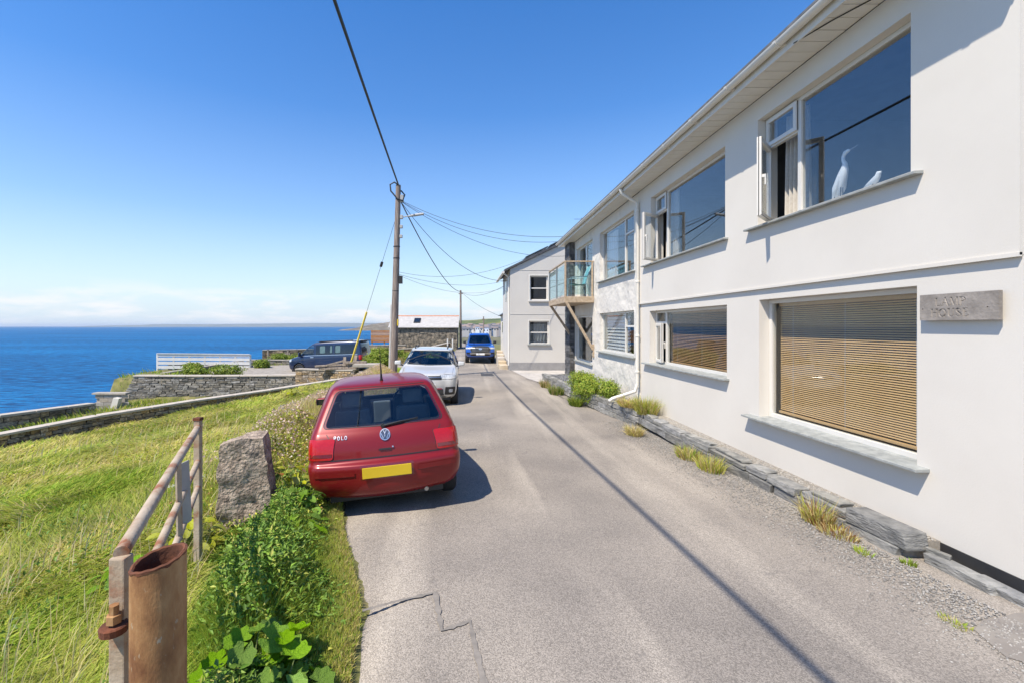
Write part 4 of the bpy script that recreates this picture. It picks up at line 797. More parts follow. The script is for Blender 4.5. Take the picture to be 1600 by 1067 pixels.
# the next cottages down the lane
def cottage(name, label, x0, x1, y0, y1, zb, ze, zr, wm, rm, wins):
    o = thing(name, label, 'house', ((x0 + x1) / 2, (y0 + y1) / 2, zb)); put('wall', MB().box(x0, x1, y0, y1, zb - .5, ze), wm, o)
    mb = MB(); xm = (x0 + x1) / 2; mb.prism([(x0 - .25, y0 - .15, ze), (x1 + .25, y0 - .15, ze), (xm, y0 - .15, zr)], (0, y1 - y0 + .3, 0)); put('roof', mb, rm, o)
    for (a, b, c, d) in wins: w = put('window', MB().box(x0 - .03, x0 - .001, a, b, c, d), m_upvc, o); put('pane', MB().box(x0 - .04, x0 - .031, a + .08, b - .08, c + .08, d - .08), m_darkglass, w)
cottage('white_cottage', 'cream walled cottage just past the gabled house', 2.95, 8, 36, 40, -.5, 2.9, 4.6, mat('cream_wall', (.58, .53, .45), (.64, .6, .52), rough=.9), m_roof2, [(37.2, 38.0, 1.4, 2.4)])
cottage('stone_cottage', 'far stone cottage at the end of the lane on the right', 3.7, 9, 43, 50, -.6, 2.2, 3.6, m_sand, m_roof2, [(45, 46, .7, 1.7)])

# ---------------------------------------------------------------- stone barn, boarded panel, ramp walls
m_broof = mat('pale_barn_roof', (.36, .34, .32), (.46, .44, .41), scale=3, rough=.9, spots=(.36, .30, .20), spot_scale=2.5, spot_lo=.66, stretch=(1, 1, 2))
bn = thing('stone_barn', 'low stone barn with pale slate roof and red ridge', 'barn', (-4.3, 50, .2)); bx0_, bx1_, by_ = -8.2, -1.05, 48.0
put('core_wall', MB().box(bx0_, bx1_, by_, 53, -1, 1.86), m_mortar, bn)
random.seed(2); sv = MB()
for r in range(20):
    x = bx0_
    while x < bx1_ - .05:
        w = random.uniform(.18, .6); w = min(w, bx1_ - x); z = -.6 + r * .123; d = random.uniform(.02, .07); sv.box(x + .012, x + w - .012, by_ - d, by_ + .01, z + .008, z + .115); x += w
m_barnst = mat('barn_rubble', (.07, .06, .05), (.42, .34, .25), scale=3.2, detail=2, rough=.95, bump=.5, bscale=12, c3=(.22, .19, .15), lo=.3, hi=.7)
tag(put('stonework', sv, m_barnst, bn), kind='stuff')
mb = MB(); mb.prism([(bx0_ - .1, by_ - .28, 1.83), (bx0_ - .1, by_ - .28, 1.90), (bx0_ - .1, by_ + 2.5, 3.12), (bx0_ - .1, 53.3, 1.9), (bx0_ - .1, 53.3, 1.83), (bx0_ - .1, by_ + 2.5, 3.03)], (bx1_ - bx0_ + .25, 0, 0)); brf = put('roof', mb, m_broof, bn)
mb = MB(); mb.prism([(bx0_ - .1, by_ + 2.4, 3.09), (bx0_ - .1, by_ + 2.5, 3.19), (bx0_ - .1, by_ + 2.6, 3.09)], (bx1_ - bx0_ + .25, 0, 0)); put('ridge', mb, mat('red_ridge', (.40, .14, .07), (.5, .2, .1), rough=.8), brf)
mb = MB(); s0, s1 = .35, .75; yq = lambda f: by_ - .28 + 2.78 * f; zq = lambda f: 1.90 + 1.22 * f; mb.hexa([(-5.75, yq(s0), zq(s0)), (-5.05, yq(s0), zq(s0)), (-5.05, yq(s1), zq(s1)), (-5.75, yq(s1), zq(s1)), (-5.75, yq(s0), zq(s0) + .08), (-5.05, yq(s0), zq(s0) + .08), (-5.05, yq(s1), zq(s1) + .08), (-5.75, yq(s1), zq(s1) + .08)]); sk = put('skylight', mb, m_trim, brf)
mb = MB(); mb.hexa([(-5.66, yq(s0 + .05), zq(s0 + .05) + .081), (-5.14, yq(s0 + .05), zq(s0 + .05) + .081), (-5.14, yq(s1 - .05), zq(s1 - .05) + .081), (-5.66, yq(s1 - .05), zq(s1 - .05) + .081), (-5.66, yq(s0 + .05), zq(s0 + .05) + .09), (-5.14, yq(s0 + .05), zq(s0 + .05) + .09), (-5.14, yq(s1 - .05), zq(s1 - .05) + .09), (-5.66, yq(s1 - .05), zq(s1 - .05) + .09)]); put('skylight_pane', mb, m_darkglass, brf)
m_cedar = mat('cedar_board', (.30, .14, .06), (.42, .22, .10), scale=3, rough=.75, vary=.15, stretch=(1, 6, 6))
bp_ = thing('board_screen', 'orange brown timber board screen left of the utility pole', 'fence', (-8.8, 44.5, -.5)); 
for i in range(9): put('board', MB().box(-9.4, -6.9, 44.4, 44.44, .46 + i * .125 - .0, .46 + i * .125 + .118), m_cedar, bp_)
for x in (-9.3, -8.1, -7.0): put('post', MB().box(x - .05, x + .05, 44.441, 44.54, -.8, 1.6), m_cedar, bp_)
def lowwall(label, p, w, h, name='low_wall', m=None):
    a, b = Vector(p[0]), Vector(p[1]); d = (b - a).normalized(); nn = Vector((-d.y, d.x, 0)) * w; up = Vector((0, 0, h)); o = thing(name, label, 'wall', tuple(a - up)); mb = MB(); mb.hexa([a - up, b - up, b + nn - up, a + nn - up, a, b, b + nn, a + nn]); put('body', mb, m or m_rubble, o)
    u2 = Vector((0, 0, .07)); e = nn.normalized() * .04; z = Vector((0, 0, .003)); mb = MB(); mb.hexa([a - e + z, b - e + z, b + nn + e + z, a + nn + e + z, a - e + u2, b - e + u2, b + nn + e + u2, a + nn + e + u2]); put('coping_slab', mb, m_conc, o)
lowwall('low wall with flat coping in front of the board screen', [(-10.2, 43, .15), (-5.8, 43, .2)], .3, 1.4)
lowwall('second low concrete topped wall in front of the barn', [(-7.5, 41, -.15), (-3.4, 41.5, .05)], .3, 1.2)
lowwall('sloping wall with pale coping leading up to the barn corner', [(-4.6, 38.5, -.2), (-1.7, 46, .32)], .3, 1.4)
lowwall('long low wall behind the bright green hedge', [(-9.5, 35.5, -.25), (-2.9, 34.5, -.05)], .3, 1.1)
for i, x in enumerate((-1.95, -1.45)):
    o = thing('white_bollard', ('left' if i == 0 else 'right') + ' one of two short white posts at the barn corner', 'bollard', (x, 45, -.4), 'white posts by the barn'); put('shaft', MB().box(x - .06, x + .06, 44.94, 45.06, -.5, .75), m_wfence, o, bevel=.01); put('cap', MB().box(x - .075, x + .075, 44.925, 45.075, .75, .79), m_wfence, o)

# weathered timber sleepers and slabs by the van
sl2 = thing('driftwood_rail', 'grey weathered timber rail heap on the wall beside the van', 'timber', (-6.6, 24.6, -.3))
for a, b, w, h in (((-8.1, 24.3, -.12), (-6.2, 24.2, .0), .22, .10), ((-7.9, 24.35, -.25), (-5.8, 24.1, -.15), .25, .12), ((-7.6, 24.2, -.1), (-6.4, 24.2, .22), .12, .1), ((-6.5, 24.1, -.1), (-6.5, 24.2, .38), .16, .14), ((-6.0, 24.1, -.1), (-5.9, 24.2, .48), .17, .15), ((-6.4, 24.0, .1), (-5.3, 24, .12), .12, .14)):
    put('timber', MB().beam(a, b, w, h, up=(0, 1, 0) if abs(a[0] - b[0]) < .2 else (0, 0, 1)), m_wood_grey, sl2, bevel=.02)
put('slab', MB().box(-5.9, -4.6, 23.4, 24.3, -.1, .06), m_conc, sl2, bevel=.03)

# ---------------------------------------------------------------- utility pole, lamp, wires
m_pole = mat('pole_wood', (.13, .095, .075), (.34, .28, .235), scale=4, rough=.85, bump=.5, bscale=30, stretch=(8, 8, .4), c3=(.23, .18, .15))
pb, pt = Vector((-3.12, 19.2, -.2)), at(622.5, 290, 19.2)
pole = thing('utility_pole', 'tall brown timber utility pole beside the white car', 'pole', tuple(pb)); P_ = lambda f: pb.lerp(pt, f)
put('shaft', MB().tube([P_(0), P_(.3), P_(.7), P_(1)], [.165, .15, .125, .105], 14), m_pole, pole, smooth=50)
put('cable_guard', MB().tube([P_(0) + Vector((-.15, -.06, 0)), P_(.38) + Vector((-.135, -.06, 0))], .055, 8), mat('grey_guard', (.40, .37, .34), (.5, .47, .43), rough=.7), pole, smooth=50)
m_grey = mat('grey_fitting', (.32, .32, .31), (.40, .4, .39), rough=.6)
for f, sx_, sz_ in ((.93, .07, .30), (.835, .06, .16), (.785, .06, .13), (.735, .06, .13)): c = P_(f) + Vector((.17, 0, 0)); put('junction_box', MB().box(c.x - sx_, c.x + sx_, c.y - .08, c.y + .06, c.z - sz_ / 2, c.z + sz_ / 2), m_grey, pole, bevel=.015)
c = P_(.51) + Vector((.2, -.02, 0)); put('meter_box', MB().box(c.x - .08, c.x + .08, c.y - .08, c.y + .08, c.z - .16, c.z + .16), m_trim, pole, bevel=.01)
mb = MB(); c = P_(.985); mb.tube([c + Vector((.02, -.1, .1)), c + Vector((-.15, -.1, .22)), c + Vector((-.33, -.1, .12)), c + Vector((-.30, -.1, -.15)), c + Vector((-.13, -.12, -.35)), c + Vector((-.02, -.14, -.5)), c + Vector((.2, -.1, -.55)), c + Vector((.28, -.05, -.3)), c + Vector((.12, -.05, -.12))], .032, 8); put('cable_loop', mb, m_trim, pole, smooth=60)
for f in (.68, .62, .45): c = P_(f); put('strap', MB().lathe([(.142, c.z), (.146, c.z + .03)], 12, (c.x, c.y, 0)), m_trim, pole)
y_ = MB(); c = P_(.30); y_.box(c.x + .12, c.x + .16, c.y - .12, c.y + .02, c.z - .22, c.z + .05); put('tag_plate', y_, mat('yellow_tag', (.75, .52, .03), rough=.6), pole)
la = P_(.83); mb = MB(); mb.tube([la, la + Vector((.35, -.05, .05)), la + Vector((.75, -.1, .08))], .025, 8); arm = put('lamp_arm', mb, m_grey, pole, smooth=60)
mb = MB(); mb.tube([la + Vector((.5, -.08, .06)), la + Vector((.75, -.1, .1)), la + Vector((1.12, -.14, .14))], [.035, .06, .05], 10); put('lamp_head', mb, m_grey, pole, smooth=60)

def wire(label, a, b, sag, r, m=m_trim, n=24, name='overhead_wire', group='overhead wires', pts=None):
    a, b = Vector(a), Vector(b); pts = pts or [a.lerp(b, i / n) - Vector((0, 0, sag * 4 * (i / n) * (1 - i / n))) for i in range(n + 1)]; mb = MB(); mb.tube(pts, r, 6); return tag(put(name, mb, m, smooth=60), label, 'wire', group)
top = pt + Vector((0, -.05, .02))
wire('thick black overhead cable running from the pole top over the viewer', top, (-1.15, -14, 7.75), .25, .034, n=40)
hs_ = P_(.92) + Vector((.15, 0, 0))
m_wire = mat('grey_wire', (.06, .07, .075), rough=.6)
wire('upper of two close wires from the pole to the house eaves', hs_, (3.75, 17.9, 5.52), .45, .009, m_wire)
wire('lower of two close wires from the pole to the house eaves', hs_ + Vector((0, 0, -.03)), (3.75, 18.3, 5.40), .55, .009, m_wire)
wire('wire from the pole to the roof of the gabled house', hs_ + Vector((0, 0, -.05)), (5.3, 23.2, 5.6), .75, .009, m_wire)
far = at(720, 456, 52)
wire('long sagging wire from the tall pole to the far pole', hs_ + Vector((0, 0, -.1)), far, .9, .028, m_wire)
wire('wire from the tall pole to the wall of the gabled house', hs_ + Vector((0, 0, -.08)), (2.15, 24.5, 4.45), .9, .011, m_wire)
lo_ = P_(.55) + Vector((.14, 0, 0))
wire('thin low wire curving up to an aerial on the house roof', lo_, (4.6, 19.5, 6.1), .85, .007, m_wire)
wire('thin lowest wire from the pole towards the gabled house eaves', lo_ + Vector((0, 0, -.1)), (2.2, 26, 4.6), .35, .007, m_wire)
wire('thin wire from the pole to the downpipe side of the gabled house', lo_ + Vector((0, 0, -.14)), (2.15, 27.5, 4.3), .5, .006, m_wire)
wire('short wire from the far pole to the gabled house', far, (2.18, 27.5, 4.4), .5, .012, m_wire); wire('far pole wire falling away to the cottages', far, (3.0, 39, 2.8), .3, .016, m_wire)
gwt = P_(.86); gwb = at(549, 565, 21.0); o = thing('guy_wire', 'stay wire with yellow guard bracing the tall utility pole', 'guy wire', tuple(gwb)); put('cable', MB().tube([gwt, gwb], .009, 6), m_wire, o)
put('yellow_guard', MB().tube([gwb, gwb.lerp(gwt, .35)], .045, 8), mat('yellow_guard', (.72, .52, .06), (.8, .6, .1), rough=.5), o, smooth=60); q = gwb.lerp(gwt, .655); put('insulator', MB().tube([q, q + (gwt - gwb).normalized() * .22], .06, 10), m_trim, o)
fp = thing('far_pole', 'distant thin utility pole at the barn corner', 'pole', (far.x, 52, -.5)); put('shaft', MB().tube([(far.x, 52, -1), (far.x - .02, 52, far.z + .15)], [.15, .1], 10), m_pole, fp); put('crossarm', MB().box(far.x - .25, far.x + .25, 51.9, 51.96, far.z - .3, far.z - .2), m_pole, fp)
fp2 = thing('lane_pole', 'second tiny utility pole seen over the blue pickup', 'pole', (2.6, 75, -3)); put('shaft', MB().tube([(2.7, 75, -5), (2.7, 75, 3.6)], [.13, .09], 8), m_pole, fp2); put('crossarm', MB().box(2.4, 3.0, 74.9, 74.95, 3.1, 3.2), m_pole, fp2)
ae = thing('roof_aerial', 'small thin aerial on the far end of the white house roof', 'aerial', (4.6, 18.3, 5.7)); put('mast', MB().tube([(4.6, 18.3, 5.5), (4.6, 18.3, 6.35)], .012, 6), m_wire, ae); put('boom', MB().tube([(4.3, 18.3, 6.3), (4.85, 18.3, 6.3)], .008, 6), m_wire, ae)
# ================================================================ VEHICLES
def pchip(xs, ys, q):
    xs = np.asarray(xs, float); ys = np.asarray(ys, float); h = np.diff(xs); dl = np.diff(ys) / h; m = np.zeros(len(xs))
    for i in range(1, len(xs) - 1):
        if dl[i - 1] * dl[i] > 0: w1_, w2_ = 2 * h[i] + h[i - 1], h[i] + 2 * h[i - 1]; m[i] = (w1_ + w2_) / (w1_ / dl[i - 1] + w2_ / dl[i])
    m[0], m[-1] = dl[0], dl[-1]; i = np.clip(np.searchsorted(xs, q) - 1, 0, len(h) - 1); t = (q - xs[i]) / h[i]; a = h[i]
    return (2 * t**3 - 3 * t**2 + 1) * ys[i] + (t**3 - 2 * t**2 + t) * a * m[i] + (-2 * t**3 + 3 * t**2) * ys[i + 1] + (t**3 - t**2) * a * m[i + 1]
def outline(z, yr, yf, w, wr, wf, rr, rf, br, bf):
    pts = []
    for i in range(9): f = i / 8; pts.append(((wr - rr) * f, yr + br * f * f))
    for i in range(1, 7): t = -math.pi / 2 + math.pi / 2 * i / 6; pts.append((wr - rr + rr * math.cos(t), yr + br + rr + rr * math.sin(t)))
    ya, yb = yr + br + rr, yf - bf - rf
    for i in range(1, 25): f = i / 24; x = (wr * (1 - f) + wf * f) + (w - (wr + wf) / 2) * (1 - (2 * f - 1) ** 4) ; pts.append((x, ya + (yb - ya) * f))
    for i in range(1, 7): t = math.pi / 2 * i / 6; pts.append((wf - rf + rf * math.cos(t), yb + rf * math.sin(t)))
    for i in range(1, 9): f = 1 - i / 8; pts.append(((wf - rf) * f, yf - bf * f * f))
    full = pts + [(-x, y) for x, y in pts[-2:0:-1]]; return [(x, y, z) for x, y in full]
def loft(layers, sub=5):
    L = np.array(layers, float); idx = np.arange(len(L)); q = np.linspace(0, len(L) - 1, (len(L) - 1) * sub + 1); I = np.stack([pchip(idx, L[:, k], q) for k in range(L.shape[1])], 1)
    mb = MB(); rings = [outline(*r) for r in I]; n = len(rings[0])
    for r in rings: mb.v += r
    for j in range(len(rings) - 1):
        for k in range(n): mb.f.append((j * n + k, j * n + (k + 1) % n, (j + 1) * n + (k + 1) % n, (j + 1) * n + k))
    mb.f.append(tuple(range(n))[::-1]); mb.f.append(tuple(range((len(rings) - 1) * n, len(rings) * n))); return mb
def lay(z, yr, yf, w, wr=None, wf=None, rr=.12, rf=.2, br=.05, bf=.1): return (z, yr, yf, w, wr if wr is not None else w * .955, wf if wf is not None else w * .93, rr, rf, br, bf)
def rpoly(pts, r=.04, n=5):
    """polygon with rounded corners and evenly split sides"""
    out = []; N_ = len(pts)
    for i in range(N_):
        p = Vector(pts[i]); a = Vector(pts[i - 1]); b = Vector(pts[(i + 1) % N_]); ra = min(r, (a - p).length * .45); rb = min(r, (b - p).length * .45)
        p0 = p + (a - p).normalized() * ra; p1 = p + (b - p).normalized() * rb
        for k in range(n + 1): t = k / n; out.append(p0 * (1 - t) ** 2 + p * 2 * t * (1 - t) + p1 * t * t)
        nx = Vector(pts[(i + 1) % N_]); na = Vector(pts[(i + 2) % N_]); rn = min(r, (nx - p).length * .45); q = nx + (p - nx).normalized() * rn; m = max(1, int((q - p1).length / .06))
        for k in range(1, m): out.append(p1.lerp(q, k / m))
    return out
VIEW = {'rear': (lambda u, v: Vector((u, -3, v)), Vector((0, 1, 0))), 'front': (lambda u, v: Vector((u, 9, v)), Vector((0, -1, 0))),
        'right': (lambda u, v: Vector((3, u, v)), Vector((-1, 0, 0))), 'left': (lambda u, v: Vector((-3, u, v)), Vector((1, 0, 0))), 'top': (lambda u, v: Vector((u, v, 5)), Vector((0, 0, -1)))}
def diag(cx, cy, ang):
    """project along a horizontal direction; u runs sideways, v is height"""
    D = Vector((math.sin(ang), math.cos(ang), 0)); U = Vector((math.cos(ang), -math.sin(ang), 0)); C0 = Vector((cx, cy, 0))
    return (lambda u, v: C0 + U * u + Vector((0, 0, v)) - D * 3, D)
class Car:
    def __init__(s, name, label, paint, layers, loc, rot, cat='car', sub=5):
        s.root = thing(name, label, cat, loc, None, rot, world=False); s.paint = paint; s.layers = layers; mb = loft(layers, sub)
        s.body = put('body', mb, paint, s.root, origin=(0, 0, 0)); me = s.body.data
        s.bvh = BVHTree.FromPolygons([tuple(v.co) for v in me.vertices], [tuple(p.vertices) for p in me.polygons]); s.cut = MB()
    def hit(s, view, u, v):
        P, D = VIEW[view] if isinstance(view, str) else view; o = P(u, v); h = s.bvh.ray_cast(o, D)
        if h[0] is None: h = s.bvh.find_nearest(o + D * 3)
        nrm = h[1] if h[1].dot(D) < 0 else -h[1]; return h[0], nrm
    def patch(s, name, view, pts, m, off=.004, r=.03, rings=5, parent=None, skirt=.012, hole=False, smooth=30, poly=None):
        B = poly or rpoly(pts, r); c = sum(B, Vector((0, 0))) / len(B); mb = MB(); n = len(B)
        for k in range(rings, 0, -1):
            for b in B: q = c + (b - c) * (k / rings); p, nr = s.hit(view, q.x, q.y); mb.v.append(tuple(p + nr * off))
        p, nr = s.hit(view, c.x, c.y); mb.v.append(tuple(p + nr * off)); ci = len(mb.v) - 1
        for k in range(rings - 1):
            for i in range(n): mb.f.append((k * n + i, k * n + (i + 1) % n, (k + 1) * n + (i + 1) % n, (k + 1) * n + i))
        for i in range(n): mb.f.append(((rings - 1) * n + i, (rings - 1) * n + (i + 1) % n, ci))
        if skirt and not hole:
            a = len(mb.v)
            for b in B: p, nr = s.hit(view, b.x, b.y); mb.v.append(tuple(p - nr * skirt))
            for i in range(n): mb.f.append((i, (i + 1) % n, a + (i + 1) % n, a + i))
        o = put(name, mb, m, parent or s.root, smooth=smooth)
        if hole:
            P, D = VIEW[view] if isinstance(view, str) else view; a = len(s.cut.v); cs = [c + (b - c) * .965 for b in B]
            for dd in (-.12, .30 if view in ('front', 'rear') else .17):
                for b in cs: p, nr = s.hit(view, b.x, b.y); s.cut.v.append(tuple(p + D * dd))
                p, nr = s.hit(view, c.x, c.y); s.cut.v.append(tuple(p + D * dd))
            k = n + 1
            for i in range(n): j = (i + 1) % n; s.cut.f += [(a + i, a + j, a + k + j, a + k + i), (a + j, a + i, a + n), (a + k + i, a + k + j, a + k + n)]
        return o
    def line(s, name, view, pts, w, m, off=.003, parent=None):
        """a narrow band lying on the body along a path"""
        P = []
        for a, b in zip(pts[:-1], pts[1:]):
            a, b = Vector(a), Vector(b); k = max(1, int((b - a).length / .05)); P += [a.lerp(b, i / k) for i in range(k)]
        P.append(Vector(pts[-1])); mb = MB()
        for i, p in enumerate(P):
            d = P[min(i + 1, len(P) - 1)] - P[max(i - 1, 0)]; sd = Vector((-d.y, d.x)).normalized() * w / 2
            for q in (p + sd, p - sd): h, nr = s.hit(view, q.x, q.y); mb.v.append(tuple(h + nr * off))
        mb.f = [(2 * i, 2 * i + 1, 2 * i + 3, 2 * i + 2) for i in range(len(P) - 1)]; return put(name, mb, m, parent or s.root)
    def ring(s, name, view, pts, grow, m, off=.005, r=.05, parent=None):
        B = rpoly(pts, r); c = sum(B, Vector((0, 0))) / len(B); mb = MB(); n = len(B)
        for g, of in ((0, off), (grow, off), (grow, -.01)):
            for b in B: d = (b - c).normalized(); q = b + d * g; h, nr = s.hit(view, q.x, q.y); mb.v.append(tuple(h + nr * of))
        for j in range(2):
            for i in range(n): mb.f.append((j * n + i, j * n + (i + 1) % n, (j + 1) * n + (i + 1) % n, (j + 1) * n + i))
        return put(name, mb, m, parent or s.root, smooth=40)
    def cabin(s, z0, z1, yfmax, inset=.075):
        L = []; zs = [l[0] for l in s.layers]
        for z in np.linspace(z0, z1, 9):
            v = [float(np.interp(z, zs, [l[k] for l in s.layers])) for k in range(10)]; v[0] = z; v[1] += inset + .03; v[2] = min(v[2] - inset - .03, yfmax); v[3] -= inset; v[4] -= inset; v[5] -= inset; v[6] = max(.03, v[6] - .03); v[7] = max(.03, v[7] - .05); L.append(tuple(v))
        return loft(L, 1)
    def arches(s, axles, r, w, z=None):
        for y in axles:
            for sd in (-1, 1): s.cut.lathe([(r, sd * (w - .27)), (r, sd * (w + .25))], 32, (0, y, (z or r) ), 'x')
    def finish(s, cabin=None):
        if cabin: bool_cut(s.body, cabin)
        bool_cut(s.body, s.cut, True); me = s.body.data; me.materials.clear(); me.materials.append(s.paint); me.materials.append(m_trim)
        for p in me.polygons:                                   # cut faces away from the outer skin are the dark lining
            if s.bvh.find_nearest(p.center)[3] > .012: p.material_index = 1
            else: p.material_index = 0
        me.polygons.foreach_set('use_smooth', [True] * len(me.polygons)); me.set_sharp_from_angle(angle=R(38))
    def wheel(s, x, y, r, w, rim_r, spokes=5, m=None, steer=0):
        sd = 1 if x > 0 else -1; c = (0, y, r); o = thing_part('wheel', s.root, (x, y, r), MB().lathe([(rim_r * .98, x - sd * w / 2), (r - .025, x - sd * w / 2), (r - .004, x - sd * w * .34), (r, x - sd * w * .2), (r, x + sd * w * .2), (r - .004, x + sd * w * .34), (r - .025, x + sd * w / 2), (rim_r + .01, x + sd * w / 2), (rim_r * .98, x + sd * w * .42)], 36, c, 'x'), m_rubber)
        mb = MB(); xo = x + sd * w * .40
        mb.lathe([(rim_r, xo - sd * .1), (rim_r * 1.0, xo), (rim_r * .93, xo + sd * .006), (rim_r * .88, xo - sd * .03), (rim_r * .86, xo - sd * .09)], 30, c, 'x'); mb.lathe([(.055, xo - sd * .06), (.055, xo - sd * .012), (.03, xo - sd * .004)], 12, c, 'x')
        for k in range(spokes):
            t = 2 * math.pi * k / spokes + .3; d = Vector((0, math.cos(t), math.sin(t))); e = Vector((0, -math.sin(t), math.cos(t))); a = Vector((xo - sd * .03, y, r)) + d * .04; b = Vector((xo - sd * .02, y, r)) + d * rim_r * .9
            mb.hexa([a - e * .03 - Vector((.012, 0, 0)), a + e * .03 - Vector((.012, 0, 0)), b + e * .025 - Vector((.012, 0, 0)), b - e * .025 - Vector((.012, 0, 0)), a - e * .03 + Vector((.012, 0, 0)), a + e * .03 + Vector((.012, 0, 0)), b + e * .025 + Vector((.012, 0, 0)), b - e * .025 + Vector((.012, 0, 0))])
        put('rim', mb, m or m_alloy, o, smooth=40); put('brake_disc', MB().lathe([(rim_r * .84, xo - sd * .11), (rim_r * .84, xo - sd * .10)], 24, c, 'x'), m_trim, o)
    def mirror(s, x, y, z, m, w=.19, h=.13):
        sd = 1 if x > 0 else -1; mb = MB(); bm_ = [(x, y - .05, z - h / 2), (x + sd * w, y - .03, z - h / 2 + .02), (x + sd * w * .95, y + .07, z - h / 2 + .02), (x, y + .06, z - h / 2), (x, y - .05, z + h / 2), (x + sd * w, y - .03, z + h / 2 - .01), (x + sd * w * .92, y + .05, z + h / 2 - .015), (x, y + .05, z + h / 2)]
        mb.hexa(bm_); o = put('wing_mirror', mb, m, s.root, bevel=.045, smooth=60, segs=4); put('mirror_arm', MB().beam((x - sd * .1, y + .02, z - h * .5), (x + sd * .05, y + .01, z - h * .35), .05, .04), m_trim, o)
        put('mirror_glass', MB().box(min(x + sd * .02, x + sd * w * .92), max(x + sd * .02, x + sd * w * .92), y - .058, y - .045, z - h / 2 + .025, z + h / 2 - .02), m_darkglass, o)
    def seat(s, x, y, z, m):
        mb = MB(); mb.box(x - .24, x + .24, y - .12, y + .42, z, z + .16); o = put('seat', mb, m, s.root, bevel=.04, segs=2); mb = MB(); mb.hexa([(x - .24, y - .16, z + .1), (x + .24, y - .16, z + .1), (x + .24, y - .02, z + .1), (x - .24, y - .02, z + .1), (x - .2, y - .32, z + .66), (x + .2, y - .32, z + .66), (x + .2, y - .22, z + .66), (x - .2, y - .22, z + .66)]); put('seat_back', mb, m, o, bevel=.04)
        put('headrest', MB().box(x - .12, x + .12, y - .34, y - .25, z + .69, z + .86), m, o, bevel=.03)
def thing_part(name, root, c, mb, m): return put(name, mb, m, root, smooth=40)
m_seat = mat('grey_seat_cloth', (.10, .105, .11), (.15, .155, .16), rough=.95)
m_red_l = mat('tail_lamp_red', (.38, .008, .010), (.44, .011, .012), scale=60, rough=.2, coat=.35); m_red_d = mat('tail_lamp_dark', (.16, .012, .014), rough=.15, coat=1)
m_lamp = mat('headlamp_clear', (.30, .32, .33), (.55, .57, .58), scale=25, rough=.08, coat=1, spec=.8); m_chrome = mat('chrome', (.62, .62, .61), rough=.28, metal=.85)
m_yplate = mat('yellow_plate', (.62, .42, .012), (.66, .45, .015), rough=.5); m_wplate = mat('white_plate', (.72, .72, .70), rough=.5)
def steer_wheel(car, x, y, z):
    n = 20; mb = MB(); pts = [(x + .18 * math.cos(t), y - .06 * math.sin(t), z + .17 * math.sin(t)) for t in np.linspace(0, 2 * math.pi, n + 1)]; mb.tube(pts, .016, 6); put('steering_wheel', mb, m_trim, car.root)

# ---------------------------------------------------------------- red hatchback, seen from behind
m_red = mat('red_metallic_paint', (.185, .008, .009), (.21, .010, .011), scale=300, rough=.36, metal=.15, coat=.4, spec=.35)
Lr = [lay(.20, .12, 3.62, .72, rr=.18, br=.10), lay(.27, .03, 3.70, .79, rr=.18, br=.10), lay(.40, .0, 3.74, .822, .80, .76, .16, .25, .09, .16), lay(.53, -.005, 3.735, .8275, .81, .76, .15, .25, .085, .16), lay(.575, .005, 3.72, .828, .808, .76, .15, .25, .085, .15),
      lay(.605, .05, 3.70, .826, .80, .76, .14, .24, .07, .15), lay(.625, .068, 3.68, .825, .795, .755, .13, .24, .06, .15), lay(.72, .085, 3.60, .824, .793, .75, .12, .24, .055, .16), lay(.82, .12, 3.42, .815, .783, .74, .11, .24, .05, .2), lay(.89, .16, 3.05, .80, .765, .74, .10, .22, .05, .25),
      lay(.935, .20, 2.68, .785, .745, .74, .09, .14, .05, .12), lay(1.06, .30, 2.42, .735, .695, .69, .08, .11, .05, .10), lay(1.19, .41, 2.18, .68, .64, .62, .075, .10, .045, .10), lay(1.30, .505, 1.99, .628, .59, .565, .07, .09, .04, .10), lay(1.345, .55, 1.90, .598, .562, .54, .07, .09, .04, .09),
      lay(1.372, .60, 1.83, .565, .53, .51, .08, .10, .04, .08), lay(1.398, .78, 1.65, .47, .43, .41, .14, .16, .03, .06), lay(1.412, 1.0, 1.45, .25, .22, .2, .12, .12, .01, .02)]
Lr = [(l[0], l[1], l[2], l[3] * 1.03, l[4] * 1.035, l[5] * 1.03) + l[6:] for l in Lr]
car = Car('red_hatchback', 'small dark red hatchback parked on the verge, seen from behind', m_red, Lr, (-.83, 4.88, -.04), (R(-.9), R(-3.2), R(11.5)))
rw = [(-.675, .950), (.675, .950), (.525, 1.322), (-.525, 1.322)]
car.patch('rear_window', 'rear', rw, m_carglass, off=.002, r=.07, hole=True, rings=6); car.ring('window_seal', 'rear', rw, .009, m_trim, r=.07, off=.004)
car.patch('windscreen', 'front', [(-.6, .985), (.6, .985), (.50, 1.32), (-.50, 1.32)], m_carglass, off=.002, r=.06, hole=True)
